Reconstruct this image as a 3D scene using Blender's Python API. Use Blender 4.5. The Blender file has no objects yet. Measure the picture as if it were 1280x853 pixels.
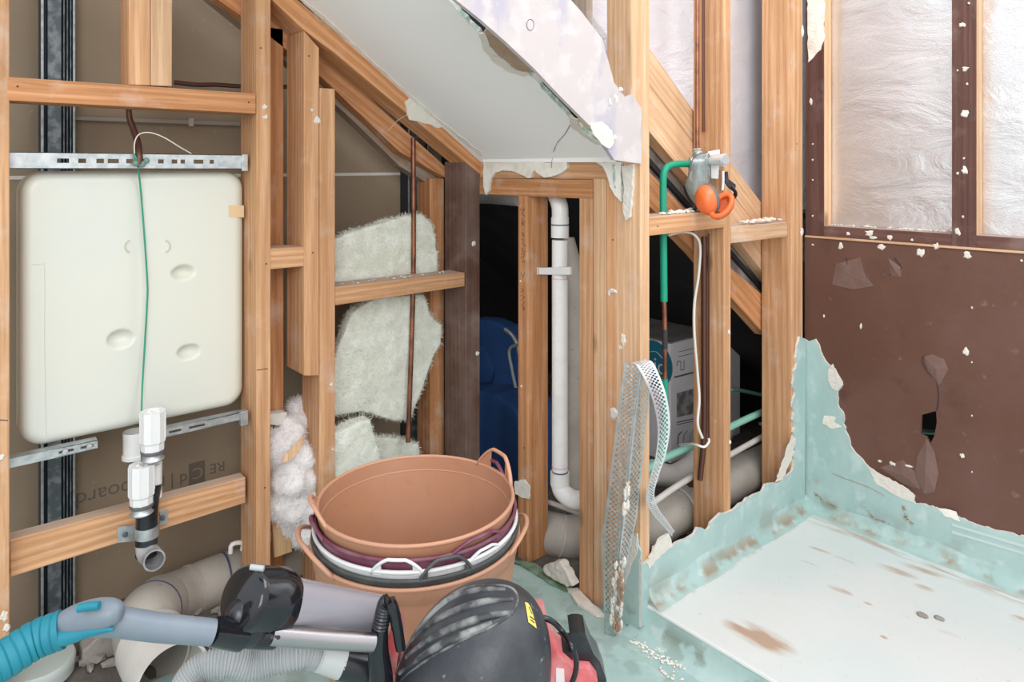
import bpy, bmesh, math, random
from mathutils import Vector, Matrix, noise
from mathutils.bvhtree import BVHTree
from mathutils.geometry import tessellate_polygon
R = random.Random(7)
C = bpy.context.scene.collection

# ------------------------------------------------------------------ camera
F = 880.0; YH = 213.0; H = 1.28; TH = math.atan(1050 / 880)
ct, st = math.cos(TH), math.sin(TH)
cam_d = bpy.data.cameras.new('camera'); cam = bpy.data.objects.new('camera', cam_d); C.objects.link(cam)
cam.location = (0, 0, H); cam.rotation_euler = (math.pi / 2, 0, TH - math.pi / 2)
cam_d.sensor_width = 36; cam_d.lens = F / 1280 * 36
cam_d.shift_y = -(426.5 - YH) / 1280
cam_d.clip_start = 0.02
bpy.context.scene.camera = cam
# ------------------------------------------------------------------ light
w = bpy.data.worlds.new('world'); bpy.context.scene.world = w; w.use_nodes = True
bg = w.node_tree.nodes['Background']; bg.inputs[1].default_value = 1.15
_nt = w.node_tree; _tc = _nt.nodes.new('ShaderNodeTexCoord'); _sp = _nt.nodes.new('ShaderNodeSeparateXYZ'); _cr = _nt.nodes.new('ShaderNodeValToRGB'); _mr = _nt.nodes.new('ShaderNodeMapRange')
_mr.inputs[1].default_value = -1; _nt.links.new(_tc.outputs['Generated'], _sp.inputs[0]); _nt.links.new(_sp.outputs[2], _mr.inputs[0]); _nt.links.new(_mr.outputs[0], _cr.inputs[0]); _nt.links.new(_cr.outputs[0], bg.inputs[0])
_e = _cr.color_ramp.elements; _e[0].position = 0.3; _e[0].color = (0.50, 0.50, 0.49, 1); _e[1].position = 0.72; _e[1].color = (1.1, 1.13, 1.2, 1)
_m = _e.new(0.5); _m.color = (0.80, 0.81, 0.82, 1)
def area(name, loc, target, size, power, col):
    l = bpy.data.lights.new(name, 'AREA'); l.shape = 'RECTANGLE'; l.size, l.size_y = size; l.energy = power; l.color = col
    o = bpy.data.objects.new(name, l); C.objects.link(o); o.location = loc
    o.rotation_euler = (Vector(target) - Vector(loc)).to_track_quat('-Z', 'Y').to_euler()
    return o
area('skylight_light', (1.45, 0.1, 2.75), (1.75, 1.1, 1.0), (1.1, 1.1), 19, (1, 0.985, 0.97))
area('window_light', (-0.9, -1.3, 2.1), (1.0, 1.8, 0.7), (1.6, 1.4), 36, (1, 0.985, 0.965))
vs = bpy.context.scene.view_settings
vs.view_transform = 'Standard'; vs.look = 'None'; vs.gamma = 1; vs.use_curve_mapping = False; vs.exposure = 0.32

# ------------------------------------------------------------------ pixel -> world on real planes
def ray(px, py):
    cx = (px - 640) / F
    return Vector((ct + cx * st, st - cx * ct, (YH - py) / F))
O = Vector((0, 0, H))
def PX(px, py, X): r = ray(px, py); return O + r * (X / r.x)
def PY(px, py, Y): r = ray(px, py); return O + r * (Y / r.y)
def PZ(px, py, Z): r = ray(px, py); return O + r * ((Z - H) / r.z)
def PD(px, py, d): return O + ray(px, py) * d
PL = {'x': PX, 'y': PY, 'z': PZ}
XC, YA, YB, XD, ZB = 1.524, 1.996, 1.265, 2.44, 0.07   # knee wall, alcove frame, shower frame, brown wall, shower base
YK = 2.38                                              # backing board behind the alcove frame
DA = 0.13

# ------------------------------------------------------------------ materials
def nodes(name):
    m = bpy.data.materials.new(name); m.use_nodes = True
    nt = m.node_tree; return m, nt, nt.nodes['Principled BSDF']
def nd(nt, t, **kw):
    n = nt.nodes.new(t)
    for k, v in kw.items(): setattr(n, k, v)
    return n
def vec_in(nt, scale=(1, 1, 1), rnd=True):
    tc = nd(nt, 'ShaderNodeTexCoord'); mp = nd(nt, 'ShaderNodeMapping'); mp.inputs['Scale'].default_value = scale
    if rnd:
        oi = nd(nt, 'ShaderNodeObjectInfo'); ad = nd(nt, 'ShaderNodeVectorMath', operation='ADD'); mu = nd(nt, 'ShaderNodeMath', operation='MULTIPLY')
        mu.inputs[1].default_value = 7.3; nt.links.new(oi.outputs['Random'], mu.inputs[0])
        nt.links.new(tc.outputs['Object'], ad.inputs[0]); nt.links.new(mu.outputs[0], ad.inputs[1]); nt.links.new(ad.outputs[0], mp.inputs[0])
    else: nt.links.new(tc.outputs['Object'], mp.inputs[0])
    return mp.outputs[0]
def noise_fac(nt, scale, lo, hi, detail=5, rnd=True, vec=(1, 1, 1), rough=0.55, dist=0.0):
    n = nd(nt, 'ShaderNodeTexNoise'); n.inputs['Scale'].default_value = scale; n.inputs['Detail'].default_value = detail
    n.inputs['Roughness'].default_value = rough; n.inputs['Distortion'].default_value = dist
    nt.links.new(vec_in(nt, vec, rnd), n.inputs['Vector'])
    mr = nd(nt, 'ShaderNodeMapRange'); mr.inputs[1].default_value = lo; mr.inputs[2].default_value = hi
    nt.links.new(n.outputs[0], mr.inputs[0]); return mr.outputs[0]
def mix(nt, fac, a, b, amt=1.0):
    m = nd(nt, 'ShaderNodeMix', data_type='RGBA')
    if amt != 1.0:
        mu = nd(nt, 'ShaderNodeMath', operation='MULTIPLY'); mu.inputs[1].default_value = amt; nt.links.new(fac, mu.inputs[0]); fac = mu.outputs[0]
    nt.links.new(fac, m.inputs[0])
    for s, v in ((6, a), (7, b)):
        if isinstance(v, tuple): m.inputs[s].default_value = (*v, 1)
        else: nt.links.new(v, m.inputs[s])
    return m.outputs[2]
def bump(nt, bs, h, strength, dist=0.01):
    b = nd(nt, 'ShaderNodeBump'); b.inputs['Strength'].default_value = strength; b.inputs['Distance'].default_value = dist
    nt.links.new(h, b.inputs['Height']); nt.links.new(b.outputs[0], bs.inputs['Normal'])
def M(name, col, rough=0.6, metal=0.0, layers=(), bmp=None, vec=(1, 1, 1), spec=None, trans=0, alpha=1, sss=0):
    m, nt, bs = nodes(name); c = col
    for L in layers:   # (colour, scale, lo, hi, amount[, vec])
        c = mix(nt, noise_fac(nt, L[1], L[2], L[3], vec=L[5] if len(L) > 5 else vec), c, L[0], L[4])
    if isinstance(c, tuple): bs.inputs['Base Color'].default_value = (*c, 1)
    else: nt.links.new(c, bs.inputs['Base Color'])
    bs.inputs['Roughness'].default_value = rough; bs.inputs['Metallic'].default_value = metal
    if spec is not None: bs.inputs['Specular IOR Level'].default_value = spec
    if trans: bs.inputs['Transmission Weight'].default_value = trans
    if alpha < 1: bs.inputs['Alpha'].default_value = alpha
    if sss: bs.inputs['Subsurface Weight'].default_value = sss; bs.inputs['Subsurface Radius'].default_value = (0.05, 0.04, 0.03)
    if bmp: bump(nt, bs, noise_fac(nt, bmp[0], 0, 1, vec=bmp[2] if len(bmp) > 2 else vec), bmp[1])
    return m
def wood(name, light, dark, grey=0.0, dust=0.3):
    m, nt, bs = nodes(name)
    w1 = nd(nt, 'ShaderNodeTexWave', wave_type='RINGS', rings_direction='Z'); w1.inputs['Scale'].default_value = 13; w1.inputs['Distortion'].default_value = 11
    w1.inputs['Detail'].default_value = 2.5; w1.inputs['Detail Scale'].default_value = 0.7
    nt.links.new(vec_in(nt, (1, 1.3, 0.07)), w1.inputs['Vector'])
    c = mix(nt, w1.outputs['Fac'], light, dark, 0.8)
    c = mix(nt, noise_fac(nt, 3, 0.35, 0.75, vec=(3, 3, 0.8)), c, tuple(x * 0.85 for x in dark), 0.65)
    c = mix(nt, noise_fac(nt, 30, 0.45, 0.7, vec=(6, 6, 0.2)), c, tuple(x * 0.62 for x in dark), 0.5)
    c = mix(nt, noise_fac(nt, 6, 0.62, 0.72, vec=(5, 5, 0.35), dist=.6), c, tuple(x * 0.5 for x in dark), 0.45)
    vo = nd(nt, 'ShaderNodeTexVoronoi'); vo.inputs['Scale'].default_value = 5.2; nt.links.new(vec_in(nt, (1, 1, 0.55)), vo.inputs['Vector'])
    mr = nd(nt, 'ShaderNodeMapRange'); mr.inputs[1].default_value = 0.12; mr.inputs[2].default_value = 0.05; nt.links.new(vo.outputs['Distance'], mr.inputs[0])
    c = mix(nt, mr.outputs[0], c, tuple(x * 0.35 for x in dark), 0.8)
    oi = nd(nt, 'ShaderNodeObjectInfo'); hs = nd(nt, 'ShaderNodeHueSaturation'); mr2 = nd(nt, 'ShaderNodeMapRange')
    mr2.inputs[3].default_value = 0.86; mr2.inputs[4].default_value = 1.12; nt.links.new(oi.outputs['Random'], mr2.inputs[0]); nt.links.new(mr2.outputs[0], hs.inputs['Value'])
    nt.links.new(c, hs.inputs['Color']); c = hs.outputs[0]
    if dust: c = mix(nt, noise_fac(nt, 9, 0.56, 0.72, detail=8), c, (0.72, 0.64, 0.58), dust)
    gm = nd(nt, 'ShaderNodeNewGeometry'); sx = nd(nt, 'ShaderNodeSeparateXYZ'); nt.links.new(gm.outputs['Normal'], sx.inputs[0]); m3 = nd(nt, 'ShaderNodeMapRange'); m3.inputs[1].default_value = .75; m3.inputs[2].default_value = .95
    nt.links.new(sx.outputs[2], m3.inputs[0]); c = mix(nt, m3.outputs[0], c, (0.52, 0.44, 0.38), 0.6)
    if grey: c = mix(nt, noise_fac(nt, 5, 0.35, 0.6), c, (0.30, 0.25, 0.22), grey)
    nt.links.new(c, bs.inputs['Base Color']); bs.inputs['Roughness'].default_value = 0.72; bs.inputs['Specular IOR Level'].default_value = 0.25
    bump(nt, bs, noise_fac(nt, 30, 0, 1, vec=(6, 6, 0.3)), 0.15)
    return m
PINE = wood('pine', (0.74, 0.44, 0.245), (0.54, 0.275, 0.13))
PINE2 = wood('pine_orange', (0.64, 0.33, 0.16), (0.45, 0.19, 0.075))
PINE3 = wood('pine_pale', (0.80, 0.54, 0.34), (0.64, 0.38, 0.21))
DARKW = wood('old_dark_timber', (0.17, 0.085, 0.055), (0.10, 0.045, 0.03), grey=0.35, dust=0.1)
DUSTW = wood('dusty_timber', (0.36, 0.27, 0.20), (0.26, 0.18, 0.12), grey=0.6)
BROWNW = wood('brown_stud_face', (0.15, 0.075, 0.06), (0.11, 0.05, 0.04), dust=0.1)
PLY = wood('plywood', (0.66, 0.44, 0.25), (0.52, 0.31, 0.15), dust=0.05)
GREYP = M('soffit_paint', (0.90, 0.90, 0.89), 0.7, layers=[((0.86, 0.86, 0.86), 3, 0.35, 0.8, 0.5)], bmp=(60, 0.05))
GREENB = M('board_core_green', (0.33, 0.47, 0.40), 0.9, layers=[((0.8, 0.8, 0.74), 40, 0.45, 0.6, 0.8)], bmp=(70, 0.5))
PAPER = M('torn_plaster', (0.80, 0.78, 0.72), 0.9, layers=[((0.66, 0.58, 0.47), 18, 0.45, 0.7, 0.7)], bmp=(50, 0.5))
CREAM = M('plaster_chalk', (0.68, 0.645, 0.58), 0.95, layers=[((0.68, 0.60, 0.5), 30, 0.5, 0.7, 0.5)], bmp=(60, 0.6))
TORNB = M('brown_paper_core', (0.36, 0.25, 0.17), 0.9, layers=[((0.45, 0.34, 0.25), 30, 0.4, 0.7, 0.6)], bmp=(40, 0.4))
BACK = M('backing_board_paper', (0.31, 0.235, 0.16), 0.9, layers=[((0.25, 0.19, 0.13), 4, 0.3, 0.75, 0.7), ((0.45, 0.40, 0.34), 60, 0.66, 0.76, 0.4)], bmp=(150, 0.1))
WHITEB = M('white_wrap_board', (0.50, 0.45, 0.445), 0.75, layers=[((0.26, 0.26, 0.42), 9, 0.54, 0.70, 0.6, (1, 1, .35)), ((0.60, 0.56, 0.55), 16, 0.5, 0.6, 0.5)], bmp=(12, 0.25))
def foil(name, col, metal, rough, bs_):
    m, nt, bs = nodes(name)
    c = mix(nt, noise_fac(nt, 5, 0.35, 0.7), col, tuple(x * 0.86 for x in col), 0.8)
    nt.links.new(c, bs.inputs['Base Color']); bs.inputs['Metallic'].default_value = metal; bs.inputs['Roughness'].default_value = rough
    a = noise_fac(nt, 3.2, 0, 1, vec=(1, 1, 2.2), dist=0.9, detail=5)
    b = noise_fac(nt, 120, 0, 1, vec=(1, 1, 5))
    ad = nd(nt, 'ShaderNodeMath', operation='MULTIPLY_ADD'); nt.links.new(b, ad.inputs[0]); ad.inputs[1].default_value = 0.10; nt.links.new(a, ad.inputs[2])
    bump(nt, bs, ad.outputs[0], bs_, 0.02); return m
FOIL = foil('silver_foil_wrap', (0.82, 0.82, 0.83), 0.85, 0.3, 0.55)
FOILW = foil('bright_foil_wrap', (0.84, 0.84, 0.90), 0.45, 0.33, 0.8)
# aqua membrane with dirt and rust
def aqua(name):
    m, nt, bs = nodes(name)
    c = mix(nt, noise_fac(nt, 5, 0.3, 0.7, rnd=False), (0.42, 0.56, 0.53), (0.29, 0.44, 0.42), 0.85)
    c = mix(nt, noise_fac(nt, 14, 0.55, 0.68, rnd=False, detail=8), c, (0.60, 0.68, 0.66), 0.5)
    c = mix(nt, noise_fac(nt, 7, 0.62, 0.74, rnd=False, detail=8), c, (0.17, 0.24, 0.21), 0.5)
    gm = nd(nt, 'ShaderNodeNewGeometry'); sx = nd(nt, 'ShaderNodeSeparateXYZ'); nt.links.new(gm.outputs['Position'], sx.inputs[0])
    def band(z0, z1, z2, sc, lo, hi, col, amt):
        nonlocal c
        a = nd(nt, 'ShaderNodeMapRange'); a.inputs[1].default_value = z0; a.inputs[2].default_value = z1; nt.links.new(sx.outputs[2], a.inputs[0])
        b = nd(nt, 'ShaderNodeMapRange'); b.inputs[1].default_value = z2; b.inputs[2].default_value = z1; nt.links.new(sx.outputs[2], b.inputs[0])
        m = nd(nt, 'ShaderNodeMath', operation='MULTIPLY'); nt.links.new(a.outputs[0], m.inputs[0]); nt.links.new(b.outputs[0], m.inputs[1])
        m2 = nd(nt, 'ShaderNodeMath', operation='MULTIPLY'); nt.links.new(m.outputs[0], m2.inputs[0])
        tn = nd(nt, 'ShaderNodeTexNoise'); tn.inputs['Scale'].default_value = sc; tn.inputs['Detail'].default_value = 8; nt.links.new(gm.outputs['Position'], tn.inputs[0])
        r_ = nd(nt, 'ShaderNodeMapRange'); r_.inputs[1].default_value = lo; r_.inputs[2].default_value = hi; nt.links.new(tn.outputs[0], r_.inputs[0]); nt.links.new(r_.outputs[0], m2.inputs[1])
        c = mix(nt, m2.outputs[0], c, col, amt)
    band(.069, .078, .11, 13, .46, .58, (0.30, 0.19, 0.11), .85)
    band(.075, .10, .17, 9, .52, .62, (0.25, 0.27, 0.22), .7)
    band(-.02, .03, .068, 16, .52, .60, (0.16, 0.20, 0.15), .7)
    nt.links.new(c, bs.inputs['Base Color']); bs.inputs['Roughness'].default_value = 0.42
    bump(nt, bs, noise_fac(nt, 35, 0, 1, rnd=False, vec=(1, 1, .5)), 0.25); return m
AQUA = aqua('aqua_membrane')
def base_mat():
    m, nt, bs = nodes('stained_base')
    c = mix(nt, noise_fac(nt, 2.4, 0.4, 0.7, rnd=False), (0.66, 0.68, 0.655), (0.55, 0.645, 0.63), 0.8)
    c = mix(nt, noise_fac(nt, 60, 0.66, 0.74, rnd=False), c, (0.45, 0.42, 0.38), 0.5)
    tc = nd(nt, 'ShaderNodeTexCoord'); sp = nd(nt, 'ShaderNodeSeparateXYZ'); nt.links.new(tc.outputs['Object'], sp.inputs[0])
    nz = nd(nt, 'ShaderNodeTexNoise'); nz.inputs['Scale'].default_value = 16; nz.inputs['Detail'].default_value = 8; nt.links.new(vec_in(nt, (2.0, .4, 1), False), nz.inputs[0])
    def mth(op, a, b):
        n = nd(nt, 'ShaderNodeMath', operation=op)
        for i, v in enumerate((a, b)):
            if isinstance(v, float): n.inputs[i].default_value = v
            else: nt.links.new(v, n.inputs[i])
        return n.outputs[0]
    tot = None
    def spot(x, y, rx, ry, rot=0.0, k=1.0):
        nonlocal tot
        dx = mth('SUBTRACT', sp.outputs[0], x); dy = mth('SUBTRACT', sp.outputs[1], y)
        a, b = math.cos(rot), math.sin(rot)
        u = mth('ADD', mth('MULTIPLY', dx, a), mth('MULTIPLY', dy, b)); v = mth('SUBTRACT', mth('MULTIPLY', dy, a), mth('MULTIPLY', dx, b))
        u = mth('DIVIDE', u, rx); v = mth('DIVIDE', v, ry)
        d = mth('ADD', mth('MULTIPLY', u, u), mth('MULTIPLY', v, v))
        f = mth('MAXIMUM', mth('MULTIPLY', mth('SUBTRACT', 1.0, d), k), 0.0)
        tot = f if tot is None else mth('MAXIMUM', tot, f)
    for (px, py, rx, ry, k) in STAINS:
        p = PZ(px, py, ZB); spot(p.x, p.y, rx, ry, 0.12, k)
    # dirt lines against the two walls
    ex = mth('MAXIMUM', mth('SUBTRACT', 1.0, mth('MULTIPLY', mth('ABSOLUTE', mth('SUBTRACT', sp.outputs[0], XD - 0.075), 0.0), 22.0)), 0.0)
    ey = mth('MAXIMUM', mth('SUBTRACT', 1.0, mth('MULTIPLY', mth('ABSOLUTE', mth('SUBTRACT', sp.outputs[1], YB - 0.035), 0.0), 38.0)), 0.0)
    ns = nd(nt, 'ShaderNodeMapRange'); nt.links.new(nz.outputs[0], ns.inputs[0]); ns.inputs[1].default_value = 0.42; ns.inputs[2].default_value = 0.62
    edge = mth('MULTIPLY', mth('MAXIMUM', ex, ey), ns.outputs[0])
    mn = nd(nt, 'ShaderNodeMapRange'); nt.links.new(nz.outputs[0], mn.inputs[0]); mn.inputs[1].default_value = 0.36; mn.inputs[2].default_value = 0.6
    sm = mth('MINIMUM', mth('MULTIPLY', mth('MULTIPLY', tot, 1.6), mn.outputs[0]), 1.0)
    c = mix(nt, sm, c, (0.42, 0.26, 0.16), 0.85)
    c = mix(nt, edge, c, (0.33, 0.20, 0.12), 0.8)
    nt.links.new(c, bs.inputs['Base Color']); bs.inputs['Roughness'].default_value = 0.38
    bump(nt, bs, noise_fac(nt, 40, 0, 1, rnd=False), 0.08); return m
STAINS = [(948, 796, .05, .105, 1.0), (1010, 705, .012, .035, .8), (1025, 688, .01, .04, .7), (1055, 700, .01, .04, .8), (1050, 738, .015, .04, .9),
          (1120, 714, .02, .07, .7), (1150, 712, .02, .07, .7), (1155, 735, .015, .03, .7), (1186, 792, .01, .03, .7), (1105, 797, .008, .012, 1.), (1275, 775, .02, .03, .8), (1085, 755, .008, .015, .8)]
BASE = base_mat()
RUST = M('rust_crust', (0.30, 0.17, 0.10), 0.9, layers=[((0.5, 0.42, 0.33), 30, 0.45, 0.65, 0.6)], bmp=(60, 0.6))
BROWN = M('brown_hardboard', (0.115, 0.052, 0.034), 0.62, layers=[((0.16, 0.085, 0.068), 3.5, 0.4, 0.75, 0.6), ((0.30, 0.21, 0.18), 22, 0.66, 0.78, 0.45), ((0.065, 0.03, 0.024), 9, 0.6, 0.8, 0.6)], bmp=(30, 0.2), spec=0.3)
BROWN2 = M('brown_board_torn', (0.17, 0.10, 0.08), 0.8, layers=[((0.10, 0.05, 0.04), 10, 0.4, 0.7, 0.6)], bmp=(20, 0.6))
DARK = M('void_dark_lining', (0.018, 0.016, 0.018), 0.95, layers=[((0.035, 0.03, 0.03), 6, 0.45, 0.7, 0.7)])  # near-black colour stands in for the deep shade of the void
DIRT = M('dusty_ground', (0.10, 0.085, 0.07), 0.95, layers=[((0.2, 0.18, 0.155), 12, 0.45, 0.7, 0.8)], bmp=(25, 0.8))
GALV = M('galvanised_steel', (0.58, 0.60, 0.60), 0.42, 0.7, layers=[((0.38, 0.42, 0.43), 45, 0.4, 0.62, 0.8)])
STEELD = M('dark_galvanised_stud', (0.10, 0.125, 0.14), 0.5, 0.45, layers=[((0.30, 0.33, 0.34), 35, 0.45, 0.62, 0.7)])
STEELB = M('steel_stud_lip', (0.035, 0.045, 0.055), 0.5, 0.4)
STEELL = M('steel_stud_edge', (0.42, 0.46, 0.48), 0.4, 0.5, layers=[((0.2, 0.23, 0.25), 50, 0.4, 0.6, 0.6)])
MESHM = M('expanded_steel', (0.50, 0.54, 0.54), 0.35, 0.75, layers=[((0.35, 0.42, 0.42), 30, 0.45, 0.6, 0.7)])
TANK = M('tank_plastic', (0.67, 0.665, 0.575), 0.38, layers=[((0.60, 0.63, 0.59), 2.0, 0.4, 0.65, 0.7)], sss=0.15)
TANKD = M('tank_recess', (0.55, 0.53, 0.42), 0.5)
PVCW = M('white_pvc', (0.78, 0.78, 0.76), 0.32, layers=[((0.62, 0.61, 0.58), 10, 0.5, 0.72, 0.6)])
PVCG = M('dusty_grey_pvc', (0.44, 0.41, 0.36), 0.7, layers=[((0.31, 0.28, 0.245), 6, 0.4, 0.7, 0.7), ((0.16, 0.14, 0.12), 50, 0.66, 0.74, 0.7)], bmp=(60, 0.15))
PVCL = M('pale_grey_pvc', (0.60, 0.58, 0.54), 0.6, layers=[((0.45, 0.42, 0.38), 8, 0.4, 0.7, 0.7)])
BLUEINK = M('blue_primer_ring', (0.07, 0.08, 0.16), 0.5)
PINKINK = M('pink_primer_ring', (0.72, 0.45, 0.50), 0.5)
WPLAS = M('white_plastic', (0.74, 0.74, 0.73), 0.3)
BLK = M('black_plastic', (0.012, 0.014, 0.018), 0.28, layers=[((0.10, 0.105, 0.11), 16, 0.55, 0.75, 0.5)])
BLKS = M('black_gloss', (0.008, 0.009, 0.012), 0.12)
BLKD = M('dusty_black_dome', (0.024, 0.028, 0.034), 0.42, layers=[((0.11, 0.12, 0.125), 9, 0.45, 0.75, 0.5), ((0.5, 0.5, 0.48), 45, 0.68, 0.76, 0.5)], bmp=(60, 0.1))
BLKR = M('dusty_rib', (0.035, 0.037, 0.04), 0.6, layers=[((0.32, 0.33, 0.32), 25, 0.42, 0.66, 0.8)])
RED = M('dusty_red_plastic', (0.60, 0.10, 0.11), 0.5, layers=[((0.66, 0.38, 0.37), 18, 0.38, 0.66, 0.85)])
YEL = M('yellow_sticker', (0.85, 0.62, 0.12), 0.5)
INK = M('dark_ink', (0.03, 0.025, 0.03), 0.7)
INKB = M('faded_print', (0.155, 0.125, 0.095), 0.9)
GREYH = M('grey_hose_plastic', (0.36, 0.38, 0.38), 0.42)
GREYT = M('blue_grey_handle', (0.15, 0.185, 0.22), 0.45, layers=[((0.20, 0.235, 0.27), 14, 0.4, 0.7, 0.6)])
TEAL = M('teal_rubber', (0.004, 0.17, 0.23), 0.6, layers=[((0.02, 0.27, 0.34), 12, 0.4, 0.7, 0.5)])
CHROME = M('steel_tube', (0.40, 0.38, 0.385), 0.28, 1.0)
SMOKE = M('grey_translucent_cylinder', (0.36, 0.35, 0.39), 0.22, 0.25, layers=[((0.40, 0.38, 0.42), 3, 0.4, 0.7, 0.6)])
COPPER = M('copper_pipe', (0.36, 0.15, 0.09), 0.35, 0.75, layers=[((0.12, 0.06, 0.04), 14, 0.45, 0.62, 0.8)])
COPD = M('dark_copper_pipe', (0.12, 0.055, 0.04), 0.4, 0.6)
GREEN = M('green_lagging', (0.0, 0.27, 0.155), 0.5, layers=[((0.01, 0.34, 0.23), 4, 0.4, 0.7, 0.5)])
GREENP = M('dusty_green_pipe', (0.22, 0.48, 0.38), 0.6)
STRG = M('green_string', (0.03, 0.28, 0.17), 0.7)
CABW = M('white_cable', (0.66, 0.63, 0.56), 0.5)
TERRA = M('terracotta_rubber', (0.44, 0.215, 0.12), 0.6, layers=[((0.48, 0.27, 0.18), 5, 0.4, 0.75, 0.7), ((0.34, 0.165, 0.10), 35, 0.6, 0.75, 0.4)])
TERRAR = M('terracotta_rim', (0.52, 0.27, 0.17), 0.5)
MAROON = M('maroon_rubber', (0.155, 0.035, 0.065), 0.5, layers=[((0.34, 0.20, 0.24), 12, 0.45, 0.75, 0.6)])
WRUB = M('white_rubber', (0.74, 0.74, 0.74), 0.4, layers=[((0.5, 0.5, 0.5), 8, 0.5, 0.75, 0.4)])
GRUB = M('charcoal_rubber', (0.055, 0.06, 0.058), 0.55, layers=[((0.16, 0.16, 0.15), 18, 0.45, 0.75, 0.5)])
BLUEF = M('blue_upholstery', (0.02, 0.08, 0.25), 0.95, layers=[((0.02, 0.06, 0.16), 10, 0.4, 0.75, 0.5)], bmp=(200, 0.3))
WOOLG = M('pale_green_batt', (0.70, 0.72, 0.62), 1.0, layers=[((0.68, 0.70, 0.61), 5, 0.4, 0.7, 0.7), ((0.88, 0.90, 0.85), 26, 0.45, 0.65, 0.6)], bmp=(160, 0.35))
WOOLW = M('grey_white_wool', (0.84, 0.81, 0.80), 1.0, layers=[((0.66, 0.63, 0.62), 7, 0.4, 0.7, 0.7)], bmp=(160, 0.4))
ORANGE = M('orange_cup', (0.78, 0.15, 0.035), 0.35)
ORANGED = M('orange_cup_inside', (0.45, 0.07, 0.02), 0.8)
GREYF = M('grey_foam_ring', (0.12, 0.12, 0.12), 0.6)
CLEAR = M('clear_visor', (0.30, 0.38, 0.37), 0.12, alpha=0.38)
BOXC = M('box_white_card', (0.93, 0.91, 0.92), 0.7, layers=[((0.84, 0.82, 0.83), 8, 0.4, 0.7, 0.6)])
BOXT = M('box_top_card', (0.42, 0.41, 0.39), 0.85, layers=[((0.2, 0.19, 0.18), 8, 0.4, 0.7, 0.6)])
BOXB = M('box_print_teal', (0.02, 0.20, 0.30), 0.6)
BOXP = M('box_picture_grey', (0.22, 0.19, 0.18), 0.7, layers=[((0.5, 0.48, 0.47), 22, 0.42, 0.6, 0.9)])
STONE = M('grey_rubble', (0.33, 0.30, 0.265), 0.95, layers=[((0.22, 0.2, 0.175), 9, 0.4, 0.7, 0.7)], bmp=(25, 0.8))
TANTAPE = M('tan_tape', (0.70, 0.50, 0.28), 0.7)
OLIVE = M('mould_green', (0.13, 0.20, 0.12), 0.9, layers=[((0.3, 0.42, 0.33), 30, 0.45, 0.65, 0.6)])
MOULD = M('mould_dark', (0.10, 0.13, 0.11), 0.9, layers=[((0.33, 0.45, 0.42), 40, 0.4, 0.6, 0.8)])
GRIME = M('grimy_sarking', (0.40, 0.36, 0.33), 0.8, layers=[((0.14, 0.12, 0.11), 10, 0.4, 0.62, 0.8)], bmp=(20, 0.6))

# ------------------------------------------------------------------ object helpers
def tag(o, label=None, cat=None, group=None, kind=None):
    for k, v in (('label', label), ('category', cat), ('group', group), ('kind', kind)):
        if v: o[k] = v
    return o
def link(o, parent=None):
    C.objects.link(o)
    if parent is not None:
        o.parent = parent; o.matrix_parent_inverse = world_of(parent).inverted()
    return o
WM = {}
def world_of(o): return WM[o.name]
def empty(name, loc, label, cat, group=None):
    o = bpy.data.objects.new(name, None); C.objects.link(o); o.location = loc; o.empty_display_size = 0.05
    WM[o.name] = Matrix.Translation(Vector(loc)); return tag(o, label, cat, group)
def finish(name, bm, mats, parent=None, grain=None, origin=None, smooth=False, auto=None):
    bmesh.ops.recalc_face_normals(bm, faces=bm.faces[:])
    if origin is None:
        lo = Vector((min(v.co.x for v in bm.verts), min(v.co.y for v in bm.verts), min(v.co.z for v in bm.verts)))
        hi = Vector((max(v.co.x for v in bm.verts), max(v.co.y for v in bm.verts), max(v.co.z for v in bm.verts)))
        origin = (lo + hi) / 2; origin.z = lo.z if parent is None else origin.z
    W = Matrix.Translation(Vector(origin))
    if grain is not None: W = W @ Vector(grain).normalized().to_track_quat('Z', 'Y').to_matrix().to_4x4()
    bm.transform(W.inverted())
    me = bpy.data.meshes.new(name); bm.to_mesh(me); bm.free()
    if not isinstance(mats, (list, tuple)): mats = [mats]
    for m in mats: me.materials.append(m)
    if smooth:
        for p in me.polygons: p.use_smooth = True
        if auto:
            me.set_sharp_from_angle(angle=math.radians(auto))
    o = bpy.data.objects.new(name, me); o.matrix_world = W
    link(o, parent); o.matrix_basis = W
    WM[o.name] = W
    return o
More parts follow.
